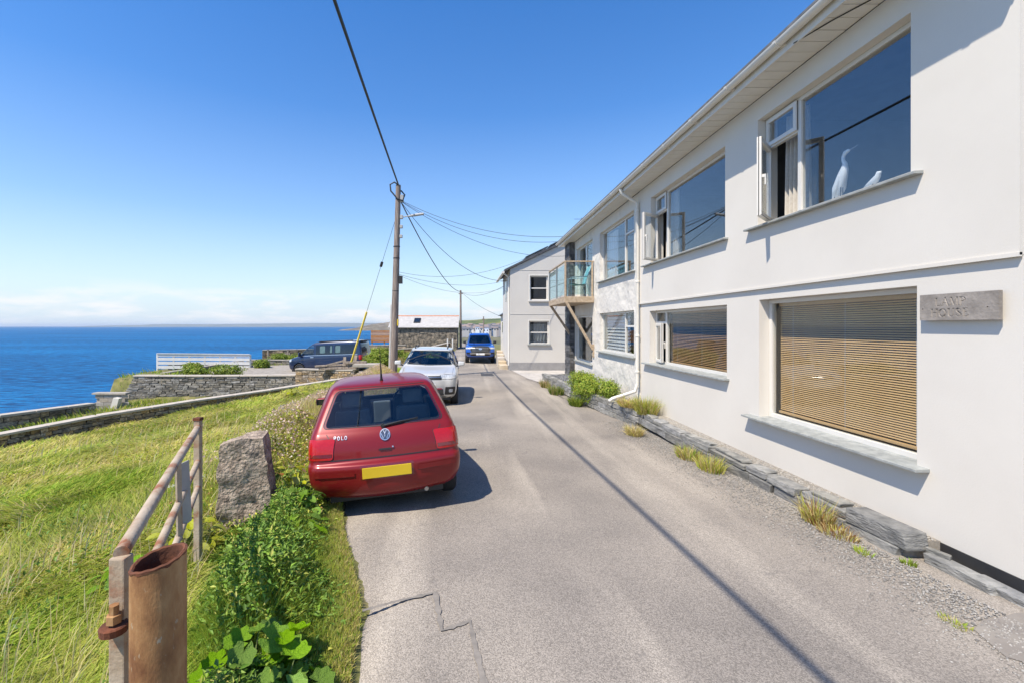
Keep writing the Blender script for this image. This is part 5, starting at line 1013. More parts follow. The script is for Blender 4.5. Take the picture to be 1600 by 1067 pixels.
for sd in ('right', 'left'):
    car.patch('side_window', sd, [(.60, .95), (1.36, .95), (1.36, 1.29), (.80, 1.29)], m_carglass, off=.002, r=.04, hole=True); car.ring('window_seal', sd, [(.58, .945), (1.40, .945), (1.40, 1.30), (.80, 1.30)], .02, m_trim, r=.04)
    car.patch('side_window', sd, [(1.46, .95), (2.42, .95), (2.02, 1.29), (1.46, 1.29)], m_carglass, off=.002, r=.04, hole=True); car.ring('window_seal', sd, [(1.44, .945), (2.46, .945), (2.04, 1.30), (1.44, 1.30)], .02, m_trim, r=.04)
    car.line('door_gap', sd, [(1.40, 1.30), (1.40, .6), (1.36, .3)], .007, m_trim); car.line('door_gap', sd, [(2.50, .93), (2.52, .6), (2.46, .3)], .007, m_trim); car.line('rubbing_strip', sd, [(.98, .56), (2.6, .56)], .05, m_red_d, off=.012); car.patch('door_handle', sd, [(1.50, .80), (1.66, .80), (1.66, .84), (1.50, .84)], m_trim, off=.012, r=.015); car.line('belt_trim', sd, [(.62, .93), (2.50, .93)], .018, m_trim, off=.006)
for s_ in (-1, 1):
    v = diag(s_ * .72, .15, -s_ * .55); u0, u1 = (-.155, .145) if s_ > 0 else (-.145, .155)
    tl = car.patch('tail_light', v, [(u0, .645), (u1, .645), (u1 - .012 * s_ if s_ > 0 else u1, .855), (u0 if s_ > 0 else u0 - .012 * s_, .855)] if True else None, m_red_l, off=.010, r=.03)
    car.line('lamp_band', v, [(u0 + .01, .69), (u1 - .01, .69)], .035, m_red_d, off=.0125, parent=tl); car.ring('lamp_seal', v, [(u0, .645), (u1, .645), (u1, .855), (u0, .855)], .006, m_trim, off=.003, r=.03, parent=tl)
    car.line('tailgate_gap', 'rear', [(s_ * .625, .90), (s_ * .60, .86), (s_ * .585, .635)], .008, m_trim); car.line('bumper_strip', 'rear', [(s_ * .34, .50), (s_ * .76, .50)], .055, m_red, off=.010); car.line('bumper_groove', 'rear', [(s_ * .33, .470), (s_ * .77, .470)], .007, m_trim, off=.002)
car.line('tailgate_gap', 'rear', [(-.585, .635), (.585, .635)], .012, m_trim); car.line('spoiler_gap', 'rear', [(-.50, 1.346), (.50, 1.346)], .006, m_trim)
rec = car.patch('plate_recess', 'rear', [(-.285, .425), (.285, .425), (.285, .575), (-.285, .575)], m_red_d, off=.003, r=.015); 
pz = car.hit('rear', 0, .5)[0]; mb = MB(); mb.box(-.26, .26, pz.y - .018, pz.y - .008, .442, .556); put('number_plate', mb, m_yplate, car.root, bevel=.004)
car.patch('boot_handle', 'rear', [(-.09, .715), (.09, .715), (.075, .752), (-.075, .752)], m_red, off=.010, r=.012); car.patch('handle_recess', 'rear', [(-.07, .705), (.055, .705), (.055, .722), (-.07, .722)], m_trim, off=.013, r=.006); car.patch('lock', 'rear', [(.068, .722), (.084, .722), (.084, .738), (.068, .738)], m_chrome, off=.014, r=.006)
# round chrome emblem with the letters V over W, and the model lettering
ec = (0, .855); em = [Vector((ec[0] + .052 * math.cos(t), ec[1] + .052 * math.sin(t))) for t in np.linspace(0, 2 * math.pi, 25)[:-1]]
eb_ = car.patch('emblem', 'rear', None, mat('emblem_dark', (.16, .17, .19), rough=.25, metal=.8), off=.006, poly=em, rings=3)
car.line('emblem_ring', 'rear', [tuple(p) for p in em] + [tuple(em[0])], .010, m_chrome, off=.012, parent=eb_)
E = lambda *p: [(ec[0] + x * .047, ec[1] + z * .047) for x, z in p]
car.line('emblem_letter', 'rear', E((-.36, .88), (0, .12), (.36, .88)), .010, m_chrome, off=.012, parent=eb_); car.line('emblem_letter', 'rear', E((-.88, .3), (-.42, -.82), (0, .02), (.42, -.82), (.88, .3)), .010, m_chrome, off=.0115, parent=eb_)
def glyph(c, paths, x, z, h, w=.009): 
    for p in paths: car.line('letter', 'rear', [(x + a * h, z + b * h) for a, b in p], w, m_chrome, off=.007)
oval = [(.34 + .3 * math.cos(t), .5 + .47 * math.sin(t)) for t in np.linspace(0, 2 * math.pi, 13)]
for ch_, ps, x in (('P', [[(.05, 0), (.05, 1), (.5, 1), (.6, .75), (.5, .5), (.05, .5)]], -.545), ('O', [oval], -.508), ('L', [[(.05, 1), (.05, .05), (.6, .05)]], -.466), ('O', [oval], -.432)): glyph(ch_, ps, x, .839, .036, .007)
wp = car.hit('rear', -.02, .945)[0]; wt = car.hit('rear', .36, .985)[0]; mb = MB(); mb.tube([wp + Vector((0, -.02, 0)), wp.lerp(wt, .5) + Vector((0, -.03, .01)), wt + Vector((0, -.012, 0))], [.014, .009, .005], 8); wip = put('rear_wiper', mb, m_trim, car.root, smooth=60); put('wiper_hub', MB().lathe([(.022, wp.y - .03), (.022, wp.y + .01)], 12, (wp.x, 0, wp.z), 'y'), m_trim, wip)
put('wiper_blade', MB().beam(wp.lerp(wt, .25) + Vector((0, -.012, -.005)), wt + Vector((.02, -.008, .005)), .012, .018), m_trim, wip)
rp_ = car.hit('top', 0, .74)[0]; mb = MB(); mb.tube([rp_, rp_ + Vector((0, -.01, .03)), rp_ + Vector((0, -.05, .22)), rp_ + Vector((0, -.10, .40))], [.022, .014, .005, .003], 8); put('roof_aerial', mb, m_trim, car.root, smooth=60)
put('exhaust', MB().tube([(.42, .1, .22), (.42, .4, .25)], .024, 10), m_steel, car.root); put('underbody', MB().box(-.62, .62, .2, 3.5, .16, .40), m_trim, car.root)
for y in (.62, 3.03):
    for x in (-.72, .72): car.wheel(x, y, .285, .17, .19)
car.arches((.62, 3.03), .325, .80, .29); car.mirror(.80, 2.32, .98, m_red); car.mirror(-.80, 2.32, .98, m_red)
for x in (-.36, .36): car.seat(x, 1.75, .42, m_seat); car.seat(x, .95, .42, m_seat)
put('dashboard', MB().box(-.66, .66, 2.25, 2.6, .62, .93), m_trim, car.root, bevel=.04); put('centre_console', MB().box(-.13, .13, 2.17, 2.27, .55, .93), mat('console_grey', (.25, .26, .27), rough=.5), car.root, bevel=.02); put('parcel_shelf', MB().box(-.58, .58, .36, .72, .87, .885), m_trim, car.root); steer_wheel(car, .36, 2.1, .95)
car.finish(car.cabin(.62, 1.36, 2.55))

# ---------------------------------------------------------------- white crossover, facing the camera
m_wpaint = mat('white_car_paint', (.50, .49, .455), (.53, .52, .485), scale=100, rough=.28, coat=1.0)
Ls = [lay(.22, .14, 4.02, .80, rf=.3, bf=.18), lay(.32, .05, 4.14, .87, rf=.3, bf=.17), lay(.45, .0, 4.19, .905, .87, .84, .18, .3, .06, .18), lay(.60, 0, 4.2, .91, .88, .85, .16, .3, .06, .18), lay(.74, .03, 4.18, .905, .87, .845, .16, .3, .06, .18), lay(.86, .06, 4.12, .90, .86, .84, .14, .3, .06, .2), lay(.925, .07, 4.0, .893, .85, .83, .14, .3, .06, .22), lay(.975, .09, 3.70, .885, .84, .82, .13, .26, .06, .22),
      lay(1.03, .11, 3.30, .872, .83, .81, .12, .22, .06, .18), lay(1.07, .14, 3.06, .855, .81, .80, .12, .16, .06, .14), lay(1.20, .22, 2.83, .80, .75, .74, .1, .13, .05, .12), lay(1.34, .32, 2.57, .742, .69, .67, .1, .12, .05, .12), lay(1.46, .44, 2.33, .685, .63, .61, .1, .12, .05, .11), lay(1.515, .55, 2.2, .65, .59, .58, .1, .12, .05, .1), lay(1.545, .75, 2.02, .57, .52, .51, .14, .16, .04, .08), lay(1.56, 1.1, 1.75, .32, .28, .27, .15, .15, .02, .04)]
car = Car('white_crossover', 'white crossover car facing the camera behind the red hatchback', m_wpaint, Ls, (-1.22, 16.75, -.245), (R(-.1), R(-1), R(181)))
ws = [(-.70, 1.10), (.70, 1.10), (.575, 1.475), (-.575, 1.475)]
car.patch('windscreen', 'front', ws, m_carglass, off=.002, r=.06, hole=True, rings=6); car.ring('window_seal', 'front', ws, .016, m_trim, r=.06, off=.003)
car.patch('rear_window', 'rear', [(-.6, 1.1), (.6, 1.1), (.5, 1.44), (-.5, 1.44)], m_carglass, off=.002, r=.06, hole=True)
for sd in ('right', 'left'):
    for pg in ([(.50, 1.09), (1.0, 1.09), (1.0, 1.45), (.75, 1.42)], [(1.06, 1.09), (1.85, 1.09), (1.85, 1.46), (1.06, 1.46)], [(1.95, 1.09), (2.82, 1.09), (2.38, 1.46), (1.95, 1.46)]): car.patch('side_window', sd, pg, m_carglass, off=.002, r=.04, hole=True); car.ring('window_seal', sd, pg, .018, m_trim, r=.04)
    car.line('door_gap', sd, [(1.90, 1.06), (1.90, .4)], .008, m_trim); car.line('door_gap', sd, [(2.95, 1.04), (3.0, .7), (2.95, .4)], .008, m_trim); car.line('sill_trim', sd, [(1.1, .32), (3.0, .32)], .13, m_trim, off=.006); car.patch('door_handle', sd, [(2.0, .93), (2.2, .93), (2.2, .97), (2.0, .97)], m_wpaint, off=.016, r=.015)
for s_ in (-1, 1):
    v = diag(s_ * .70, 4.0, math.pi - s_ * -.62); ux = (-.24, .22)
    hl = car.patch('headlight', v, [(-.25, .80), (.25, .80), (.25, .90), (-.25, .90)], m_lamp, off=.008, r=.03); car.line('daytime_lamp', v, [(-.22, .815), (.22, .815)], .018, m_wplate, off=.011, parent=hl); car.ring('lamp_seal', v, [(-.25, .80), (.25, .80), (.25, .90), (-.25, .90)], .012, m_trim, off=.005, r=.03, parent=hl)
    car.patch('side_intake', v, [(-.16, .36), (.16, .36), (.16, .58), (-.16, .58)], m_trim, off=.005, r=.03); car.patch('fog_lamp', v, [(-.06, .43), (.06, .43), (.06, .52), (-.06, .52)], m_lamp, off=.009, r=.03)
    p0 = car.hit('top', s_ * .52, .8)[0]; p1 = car.hit('top', s_ * .52, 2.0)[0]; put('roof_rail', MB().tube([p0, p0 + Vector((0, .12, .05)), p1 + Vector((0, -.12, .05)), p1], .017, 8), m_trim, car.root, smooth=60)
    car.patch('tail_light', diag(s_ * .72, .1, -s_ * .5), [(-.16, .80), (.16, .80), (.16, .95), (-.16, .95)], m_red_l, off=.008)
car.patch('grille', 'front', [(-.42, .78), (.42, .78), (.42, .88), (-.42, .88)], m_trim, off=.006, r=.02); car.line('grille_bar', 'front', [(-.42, .845), (.42, .845)], .012, m_chrome, off=.012); car.patch('lower_grille', 'front', [(-.5, .34), (.5, .34), (.44, .52), (-.44, .52)], m_trim, off=.005, r=.03); car.line('skid_trim', 'front', [(-.55, .30), (.55, .30)], .05, m_steel, off=.008)
pz = car.hit('front', 0, .62)[0]; put('number_plate', MB().box(-.26, .26, pz.y + .008, pz.y + .018, .57, .68), m_wplate, car.root, bevel=.004)
em = [Vector((.058 * math.cos(t), .83 + .058 * math.sin(t))) for t in np.linspace(0, 2 * math.pi, 25)[:-1]]; car.patch('emblem', 'front', None, m_chrome, off=.016, poly=em, rings=2)
for s_ in (-1, 1): car.line('bonnet_crease', 'top', [(s_ * .45, 3.95), (s_ * .58, 3.2)], .012, m_wpaint, off=.006); car.line('bonnet_gap', 'top', [(s_ * .70, 3.95), (s_ * .74, 3.1)], .006, m_trim)
wp = car.hit('front', .1, 1.09)[0]; wt = car.hit('front', .62, 1.14)[0]; put('wiper', MB().tube([wp + Vector((0, .02, 0)), wt + Vector((0, .02, 0))], .008, 6), m_trim, car.root)
put('underbody', MB().box(-.68, .68, .25, 3.9, .20, .45), m_trim, car.root)
for y in (.82, 3.38):
    for x in (-.78, .78): car.wheel(x, y, .335, .21, .235)
car.arches((.82, 3.38), .385, .88, .34); car.mirror(.875, 2.78, 1.13, m_wpaint, .2, .15); car.mirror(-.875, 2.78, 1.13, m_wpaint, .2, .15)
for x in (-.38, .38): car.seat(x, 2.05, .50, m_seat); car.seat(x, 1.15, .5, m_seat)
put('dashboard', MB().box(-.74, .74, 2.6, 3.0, .7, 1.04), m_trim, car.root, bevel=.04); steer_wheel(car, .38, 2.42, 1.05); car.finish(car.cabin(.74, 1.51, 2.98))

# ---------------------------------------------------------------- blue pickup further down the lane
m_blue = mat('bright_blue_paint', (.008, .085, .42), (.01, .10, .46), scale=100, rough=.3, metal=.2, coat=1.0)
Lp = [lay(.42, .1, 5.15, .84, rf=.22, bf=.10), lay(.55, .03, 5.25, .90, .88, .87, .1, .22, .03, .12), lay(.72, .0, 5.3, .925, .9, .89, .1, .22, .03, .12), lay(.92, 0, 5.28, .925, .9, .89, .1, .22, .03, .12), lay(1.02, .0, 5.22, .92, .9, .88, .09, .22, .03, .13), lay(1.085, .01, 4.95, .91, .89, .87, .08, .22, .03, .15), lay(1.13, .02, 4.4, .89, .87, .85, .07, .2, .03, .14), lay(1.16, .03, 4.05, .87, .86, .84, .05, .14, .03, .1)]
car = Car('blue_pickup', 'bright blue pickup truck facing the camera down the lane', m_blue, Lp, (.80, 32.9, -.27), (0, 0, R(180)), cat='pickup')
Lc = [lay(1.12, 1.75, 4.05, .86, rf=.16, bf=.12), lay(1.25, 1.80, 3.9, .83, rf=.15, bf=.12), lay(1.45, 1.88, 3.62, .765, rf=.13, bf=.12), lay(1.65, 1.97, 3.34, .70, rf=.12, bf=.12), lay(1.76, 2.05, 3.16, .66, rf=.12, bf=.11), lay(1.80, 2.2, 2.98, .58, rf=.14, bf=.08), lay(1.815, 2.45, 2.75, .35, rf=.1, bf=.04)]
cab = Car.__new__(Car); cab.root = car.root; cab.paint = m_blue; cab.layers = Lc; cab.cut = MB(); cab.body = put('cab', loft(Lc), m_blue, car.root, origin=(0, 0, 0)); me = cab.body.data
cab.bvh = BVHTree.FromPolygons([tuple(v.co) for v in me.vertices], [tuple(p.vertices) for p in me.polygons])
cab.patch('windscreen', 'front', [(-.72, 1.20), (.72, 1.20), (.60, 1.68), (-.60, 1.68)], m_carglass, off=.002, r=.06, hole=True); cab.ring('window_seal', 'front', [(-.72, 1.20), (.72, 1.20), (.60, 1.68), (-.60, 1.68)], .02, m_trim, r=.06)
for sd in ('right', 'left'):
    for pg in ([(2.0, 1.2), (2.68, 1.2), (2.68, 1.65), (2.1, 1.65)], [(2.78, 1.2), (3.7, 1.2), (3.25, 1.66), (2.78, 1.66)]): cab.patch('side_window', sd, pg, m_darkglass, off=.004, r=.04)
    car.line('door_gap', sd, [(2.73, 1.1), (2.73, .55)], .012, m_trim); car.line('wheel_arch_trim', sd, [(3.75, .6), (3.9, .86), (4.25, .97), (4.6, .86), (4.75, .6)], .07, m_trim, off=.012); car.line('side_step', sd, [(1.8, .46), (3.6, .46)], .06, m_trim, off=.05)
cab.finish(cab.cabin(1.2, 1.76, 3.9, .07))
for s_ in (-1, 1):
    v = diag(s_ * .68, 5.0, math.pi + s_ * .42); car.patch('headlight', v, [(-.2, .90), (.2, .90), (.2, .995), (-.2, .995)], m_lamp, off=.01, r=.02); car.patch('fog_lamp', v, [(-.1, .60), (.12, .60), (.12, .70), (-.1, .70)], m_trim, off=.01, r=.02)
    p0 = cab.hit('top', s_ * .52, 2.15)[0]; p1 = cab.hit('top', s_ * .52, 3.0)[0]; put('roof_rail', MB().tube([p0, p0 + Vector((0, .1, .05)), p1 + Vector((0, -.1, .05)), p1], .02, 8), m_trim, car.root)
car.patch('grille', 'front', [(-.50, .72), (.50, .72), (.58, .88), (.46, 1.03), (-.46, 1.03), (-.58, .88)], m_trim, off=.012, r=.04); car.ring('grille_surround', 'front', [(-.50, .72), (.50, .72), (.58, .88), (.46, 1.03), (-.46, 1.03), (-.58, .88)], .05, mat('gunmetal', (.10, .105, .11), rough=.4, metal=.6), off=.02, r=.04)
for z in (.80, .88, .96): car.line('grille_bar', 'front', [(-.5, z), (.5, z)], .02, m_steel, off=.016)
car.patch('emblem', 'front', None, m_chrome, off=.022, poly=[Vector((.10 * math.cos(t), .91 + .06 * math.sin(t))) for t in np.linspace(0, 2 * math.pi, 25)[:-1]], rings=2)
car.patch('lower_grille', 'front', [(-.6, .50), (.6, .50), (.55, .60), (-.55, .60)], m_trim, off=.01); car.line('skid_plate', 'front', [(-.62, .63), (-.4, .66), (.4, .66), (.62, .63)], .10, m_steel, off=.02)
pz = car.hit('front', 0, .6)[0]; put('number_plate', MB().box(-.26, .26, pz.y + .03, pz.y + .04, .55, .66), m_wplate, car.root)
put('underbody', MB().box(-.7, .7, .3, 4.9, .32, .6), m_trim, car.root)
for y in (1.15, 4.25):
    for x in (-.80, .80): car.wheel(x, y, .38, .25, .24)
car.arches((1.15, 4.25), .44, .89, .40); car.mirror(.87, 3.72, 1.26, m_trim, .2, .2); car.mirror(-.87, 3.72, 1.26, m_trim, .2, .2)
for x in (-.36, .36): car.seat(x, 3.0, .72, m_seat)
car.finish(None)

# ---------------------------------------------------------------- dark blue van side on at the parking pad
m_navy = mat('navy_paint', (.008, .020, .060), (.010, .023, .068), scale=100, rough=.3, metal=.2, coat=1.0)
Lv = [lay(.26, .10, 4.70, .86, rf=.3, bf=.12), lay(.40, .02, 4.84, .94, .93, .88, .12, .3, .04, .16), lay(.65, .0, 4.9, .95, .94, .89, .12, .3, .04, .18), lay(.85, .0, 4.86, .95, .94, .89, .12, .3, .04, .18), lay(.98, .01, 4.66, .948, .935, .88, .11, .28, .04, .2), lay(1.07, .02, 4.36, .94, .925, .87, .11, .24, .04, .2), lay(1.15, .03, 4.14, .93, .915, .86, .10, .18, .04, .16), lay(1.40, .06, 3.86, .90, .885, .83, .10, .16, .04, .15), lay(1.65, .10, 3.54, .86, .845, .79, .10, .15, .04, .14), lay(1.80, .13, 3.30, .83, .81, .76, .10, .15, .04, .13), lay(1.88, .18, 3.12, .79, .77, .72, .11, .16, .04, .12), lay(1.935, .35, 2.85, .68, .66, .62, .16, .2, .03, .1), lay(1.955, .8, 2.3, .4, .38, .36, .2, .2, .01, .03)]
car = Car('blue_van', 'dark navy blue camper van parked side on at the gravel pad', m_navy, Lv, (-6.3, 29.0, -.86), (R(-2.0), 0, R(84)), cat='van')
car.root.rotation_euler = (R(-2.2), 0, R(83)); car.root.scale = (1.05, 1.05, 1.04)
for sd in ('right', 'left'):
    car.patch('side_window', sd, [(3.0, 1.17), (3.92, 1.17), (3.42, 1.70), (3.0, 1.72)], m_carglass, off=.002, r=.05, hole=True)
    wg = car.patch('side_window', sd, [(1.82, 1.17), (2.88, 1.17), (2.88, 1.72), (1.82, 1.72)], m_darkglass, off=.004, r=.05); wg2 = car.patch('side_window', sd, [(.45, 1.17), (1.72, 1.17), (1.72, 1.72), (.45, 1.72)], m_darkglass, off=.004, r=.05)
    for g_, a, b in ((wg, 2.3, 2.62), (wg, 1.86, 1.98), (wg2, 1.35, 1.65)): car.patch('curtain', sd, [(a, 1.25), (b, 1.25), (b, 1.66), (a, 1.66)], mat('van_curtain', (.07, .13, .14), (.10, .17, .18), rough=.5), off=.006, r=.06, parent=g_, skirt=0)
    car.line('chrome_strip', sd, [(.3, 1.13), (3.0, 1.13), (3.9, 1.10)], .028, m_chrome, off=.006); car.line('door_gap', sd, [(2.94, 1.75), (2.94, .4)], .01, m_trim); car.line('door_gap', sd, [(1.76, 1.75), (1.76, .4)], .01, m_trim); car.line('door_gap', sd, [(3.98, 1.1), (4.0, .75)], .01, m_trim); car.line('sill_trim', sd, [(1.35, .36), (3.55, .36)], .16, m_trim, off=.008); car.patch('door_handle', sd, [(3.02, 1.0), (3.22, 1.0), (3.22, 1.04), (3.02, 1.04)], m_chrome, off=.02, r=.015); car.line('arch_lip', sd, [(3.55, .45), (3.65, .7), (3.95, .80), (4.25, .7), (4.35, .45)], .03, m_navy, off=.015); car.line('arch_lip', sd, [(.5, .45), (.6, .7), (.9, .80), (1.2, .7), (1.3, .45)], .03, m_navy, off=.015)
car.patch('windscreen', 'front', [(-.75, 1.22), (.75, 1.22), (.66, 1.76), (-.66, 1.76)], m_carglass, off=.002, r=.06, hole=True)
car.patch('rear_window', 'rear', [(-.74, 1.15), (.74, 1.15), (.68, 1.70), (-.68, 1.70)], m_darkglass, off=.006, r=.08); car.line('tailgate_gap', 'rear', [(-.78, 1.8), (-.78, .55), (.78, .55), (.78, 1.8)], .012, m_trim); car.line('rear_bumper', 'rear', [(-.85, .42), (.85, .42)], .16, m_trim, off=.03)
pz = car.hit('rear', 0, .92)[0]; put('number_plate', MB().box(-.26, .26, pz.y - .025, pz.y - .012, .87, .98), m_yplate, car.root)
for s_ in (-1, 1): car.patch('tail_light', diag(s_ * .86, .1, -s_ * .8), [(-.14, .80), (.12, .80), (.12, 1.08), (-.14, 1.08)], m_red_l, off=.012); car.patch('headlight', diag(s_ * .76, 4.6, math.pi + s_ * .8), [(-.24, .80), (.2, .80), (.2, .92), (-.24, .94)], m_lamp, off=.01)
mb = MB(); mb.hexa([(-.66, -.02, 1.86), (.66, -.02, 1.86), (.66, .22, 1.90), (-.66, .22, 1.90), (-.66, -.04, 1.89), (.66, -.04, 1.89), (.66, .22, 1.935), (-.66, .22, 1.935)]); put('spoiler', mb, m_trim, car.root, bevel=.012)
put('awning_rail', MB().box(-.80, -.70, .6, 2.7, 1.915, 1.965), m_trim, car.root, bevel=.015); put('underbody', MB().box(-.75, .75, .3, 4.5, .2, .5), m_trim, car.root)
for y in (.9, 3.95):
    for x in (-.82, .82): car.wheel(x, y, .33, .22, .235, 10)
car.arches((.9, 3.95), .385, .92, .34); car.mirror(.92, 3.85, 1.22, m_navy, .2, .26); car.mirror(-.92, 3.85, 1.22, m_navy, .2, .26)
for x in (-.42, .42): car.seat(x, 3.1, .62, m_seat)
car.finish(car.cabin(.75, 1.88, 4.1, .07))
# ================================================================ VEGETATION
rng = np.random.default_rng(31); random.seed(31)
m_grass = mat('grass_blades', (.1, .1, .1), attr='col', rough=.75, trans=.42, spec=.2)
m_leaf = mat('leaf_blades', (.1, .1, .1), attr='col', rough=.55, trans=.3, spec=.35)
def blades(P, direc, lean, length, width):
    """bent grass blades: a quad and a tip triangle each; returns vertices (n,5,3) and triangles"""
    n = len(P); up = np.array([0, 0, 1.0]); d = np.stack([np.cos(direc), np.sin(direc), np.zeros(n)], 1); a = rng.uniform(0, 6.28, n); s = np.stack([np.cos(a), np.sin(a), np.zeros(n)], 1) * (width / 2)[:, None]
    l1 = (lean * .5)[:, None]; l2 = np.minimum(lean * 1.25, 1.9)[:, None]; L = length[:, None]; mid = P + (up * np.cos(l1) + d * np.sin(l1)) * L * .5; tip = mid + (up * np.cos(l2) + d * np.sin(l2)) * L * .5
    V = np.stack([P - s, P + s, mid - s * .8, mid + s * .8, tip], 1); k = (np.arange(n) * 5)[:, None, None]; T = np.array([(0, 1, 3), (0, 3, 2), (2, 3, 4)])[None] + k; return V, T.reshape(-1, 3)
def leaves(P, Nr, size, ratio=.5, fold=.15, up_bias=None):
    n = len(P); Nr = Nr / np.linalg.norm(Nr, axis=1, keepdims=True); r = rng.normal(size=(n, 3)); t = np.cross(Nr, r); t /= np.linalg.norm(t, axis=1, keepdims=True); b = np.cross(Nr, t); s = size[:, None]
    if up_bias is not None: t = t + up_bias; t /= np.linalg.norm(t, axis=1, keepdims=True); b = np.cross(Nr, t)
    V = np.stack([P, P + t * s * .45 + b * s * ratio * .5 + Nr * s * fold, P + t * s - Nr * s * .12, P + t * s * .45 - b * s * ratio * .5 + Nr * s * fold], 1); k = (np.arange(n) * 4)[:, None, None]; T = np.array([(0, 1, 2), (0, 2, 3)])[None] + k; return V, T.reshape(-1, 3)
def pal(n, cols, wts=None, jit=.18):
    cols = np.array(cols); i = rng.choice(len(cols), n, p=wts); return np.clip(cols[i] * rng.uniform(1 - jit, 1 + jit, (n, 1)) * rng.uniform(1 - jit * .4, 1 + jit * .4, (n, 3)), .004, .9)
def emit(name, V, T, c, m, label=None, cat=None, parent=None, kind=None, loc=(0, 0, 0), group=None):
    k = V.shape[1]; V2 = V.reshape(-1, 3) - np.array(loc) - (np.array(WP[parent.name]) if parent is not None else 0); o = trimesh(name, V2, T, m, parent, np.repeat(c, k, 0), loc=loc); return tag(o, label, cat, group, kind)
def merge(parts):
    """list of (V (n,k,3), T, colour) with any k -> flat arrays"""
    vs, ts, cs, off = [], [], [], 0
    for V, T, c in parts: k = V.shape[1]; vs.append(V.reshape(-1, 3)); ts.append(T + off); cs.append(np.repeat(c, k, 0)); off += V.shape[0] * k
    return np.concatenate(vs), np.concatenate(ts), np.concatenate(cs)
def emit2(name, parts, m, label=None, cat=None, parent=None, kind=None, loc=(0, 0, 0), group=None):
    V, T, c = merge(parts); V = V - np.array(loc) - (np.array(WP[parent.name]) if parent is not None else 0); o = trimesh(name, V, T, m, parent, c, loc=loc); return tag(o, label, cat, group, kind)
GREEN = (.23, .31, .035); LUSH = (.35, .49, .055); YEL = (.49, .49, .085); STRAW = (.66, .54, .25); DRY = (.45, .31, .14)
Axy = np.array([(p[0], p[1]) for p in A_pts])
def before_wall(x, y): return x > np.interp(y, Axy[:, 1], Axy[:, 0], left=-99, right=-5.0) + .05     # on the road side of the low wall
# ---- the wind-combed grass slope
n = 480000; r = np.exp(rng.uniform(math.log(1.3), math.log(27), n)); th = rng.uniform(R(91), R(160), n); x = r * np.cos(th); y = r * np.sin(th); u = xleft(y) - x
rail_x = np.interp(y, [1.75, 3.94, 4.6, 5.5], [-1.30, -2.30, -2.5, -2.9]); keep = (u > .25) & before_wall(x, y) & (y < 24.6) & ~((y < 5.2) & (x > rail_x)) & (y > .9) & ~((y > 5.0) & (y < 20) & (u < .9))
x, y, u, r = x[keep], y[keep], u[keep], r[keep]; n = len(x); P = np.stack([x, y, ground(x, y) - .01], 1)
sw = fbm(x, y, .55, 21) * 9 + fbm(x, y, 1.7, 5) * 3; tall = fbm(x, y, .9, 13); lush = np.clip((fbm(x, y, .35, 17) - .42) * 5 + np.clip((-1.2 - x) / 3, 0, 1) * np.clip((4.5 - y) / 2.5, 0, 1) * 1.1, 0, 1)
dry = np.clip((fbm(x, y, .8, 29) - .45) * 4 + np.clip((y - 6) / 10, 0, .35), 0, 1)
c = pal(n, [GREEN, YEL, STRAW, LUSH], [.2, .45, .2, .15]); cg = pal(n, [LUSH, GREEN, YEL], [.45, .3, .25]); cd = pal(n, [STRAW, YEL, DRY], [.5, .4, .1])
c = c * (1 - lush[:, None]) + cg * lush[:, None]; k = (dry * (1 - lush))[:, None] * .55; c = c * (1 - k) + cd * k; c = c * (.72 + .56 * tall[:, None])
V, T = blades(P, sw + rng.normal(0, .75, n), .75 + .75 * tall + rng.normal(0, .2, n), (.10 + .26 * tall + .05 * rng.random(n)) * (1 + r * .012), .0045 + .0019 * r)
emit('grass', V, T, c, m_grass, 'long wind combed yellow green grass on the slope', 'grass', kind='stuff')
n = 5000; r = np.exp(rng.uniform(math.log(2.0), math.log(16), n)); th = rng.uniform(R(92), R(148), n); x = r * np.cos(th); y = r * np.sin(th); u = xleft(y) - x; k = (u > .3) & before_wall(x, y) & ~((y < 5.2) & (x > np.interp(y, [1.75, 3.94, 4.6, 5.5], [-1.30, -2.30, -2.5, -2.9]))) & (fbm(x, y, .7, 61) > .47); x, y, r = x[k], y[k], r[k]; n = len(x); P = np.stack([x, y, ground(x, y)], 1)
V, T = blades(P, rng.normal(.5, .8, n), np.abs(rng.normal(.35, .2, n)), rng.uniform(.28, .5, n), .003 + .0012 * r); emit('seed_stems', V, T, pal(n, [STRAW, (.70, .60, .34), YEL], [.5, .3, .2]), m_grass, 'pale dry seed stems standing above the grass', 'grass', kind='stuff')
n = 26000; r = np.exp(rng.uniform(math.log(1.8), math.log(15), n)); th = rng.uniform(R(92), R(148), n); x = r * np.cos(th); y = r * np.sin(th); u = xleft(y) - x; k = (u > .3) & before_wall(x, y) & ~((y < 5.2) & (x > np.interp(y, [1.75, 3.94, 4.6, 5.5], [-1.30, -2.30, -2.5, -2.9]))) & (fbm(x, y, 1.1, 83) > .56); x, y, r = x[k], y[k], r[k]; n = len(x); P = np.stack([x, y, ground(x, y) + rng.uniform(.02, .2, n)], 1)
V, T = leaves(P, rng.normal(size=(n, 3)) * .6 + [0, -.2, 1], rng.uniform(.02, .05, n) * (1 + r * .05), .45); emit('lawn_weeds', V, T, pal(n, [(.17, .28, .035), (.11, .20, .025), (.30, .36, .06)], [.4, .4, .2]), m_leaf, 'patches of darker leafy weeds in the grass slope', 'weeds', kind='stuff')
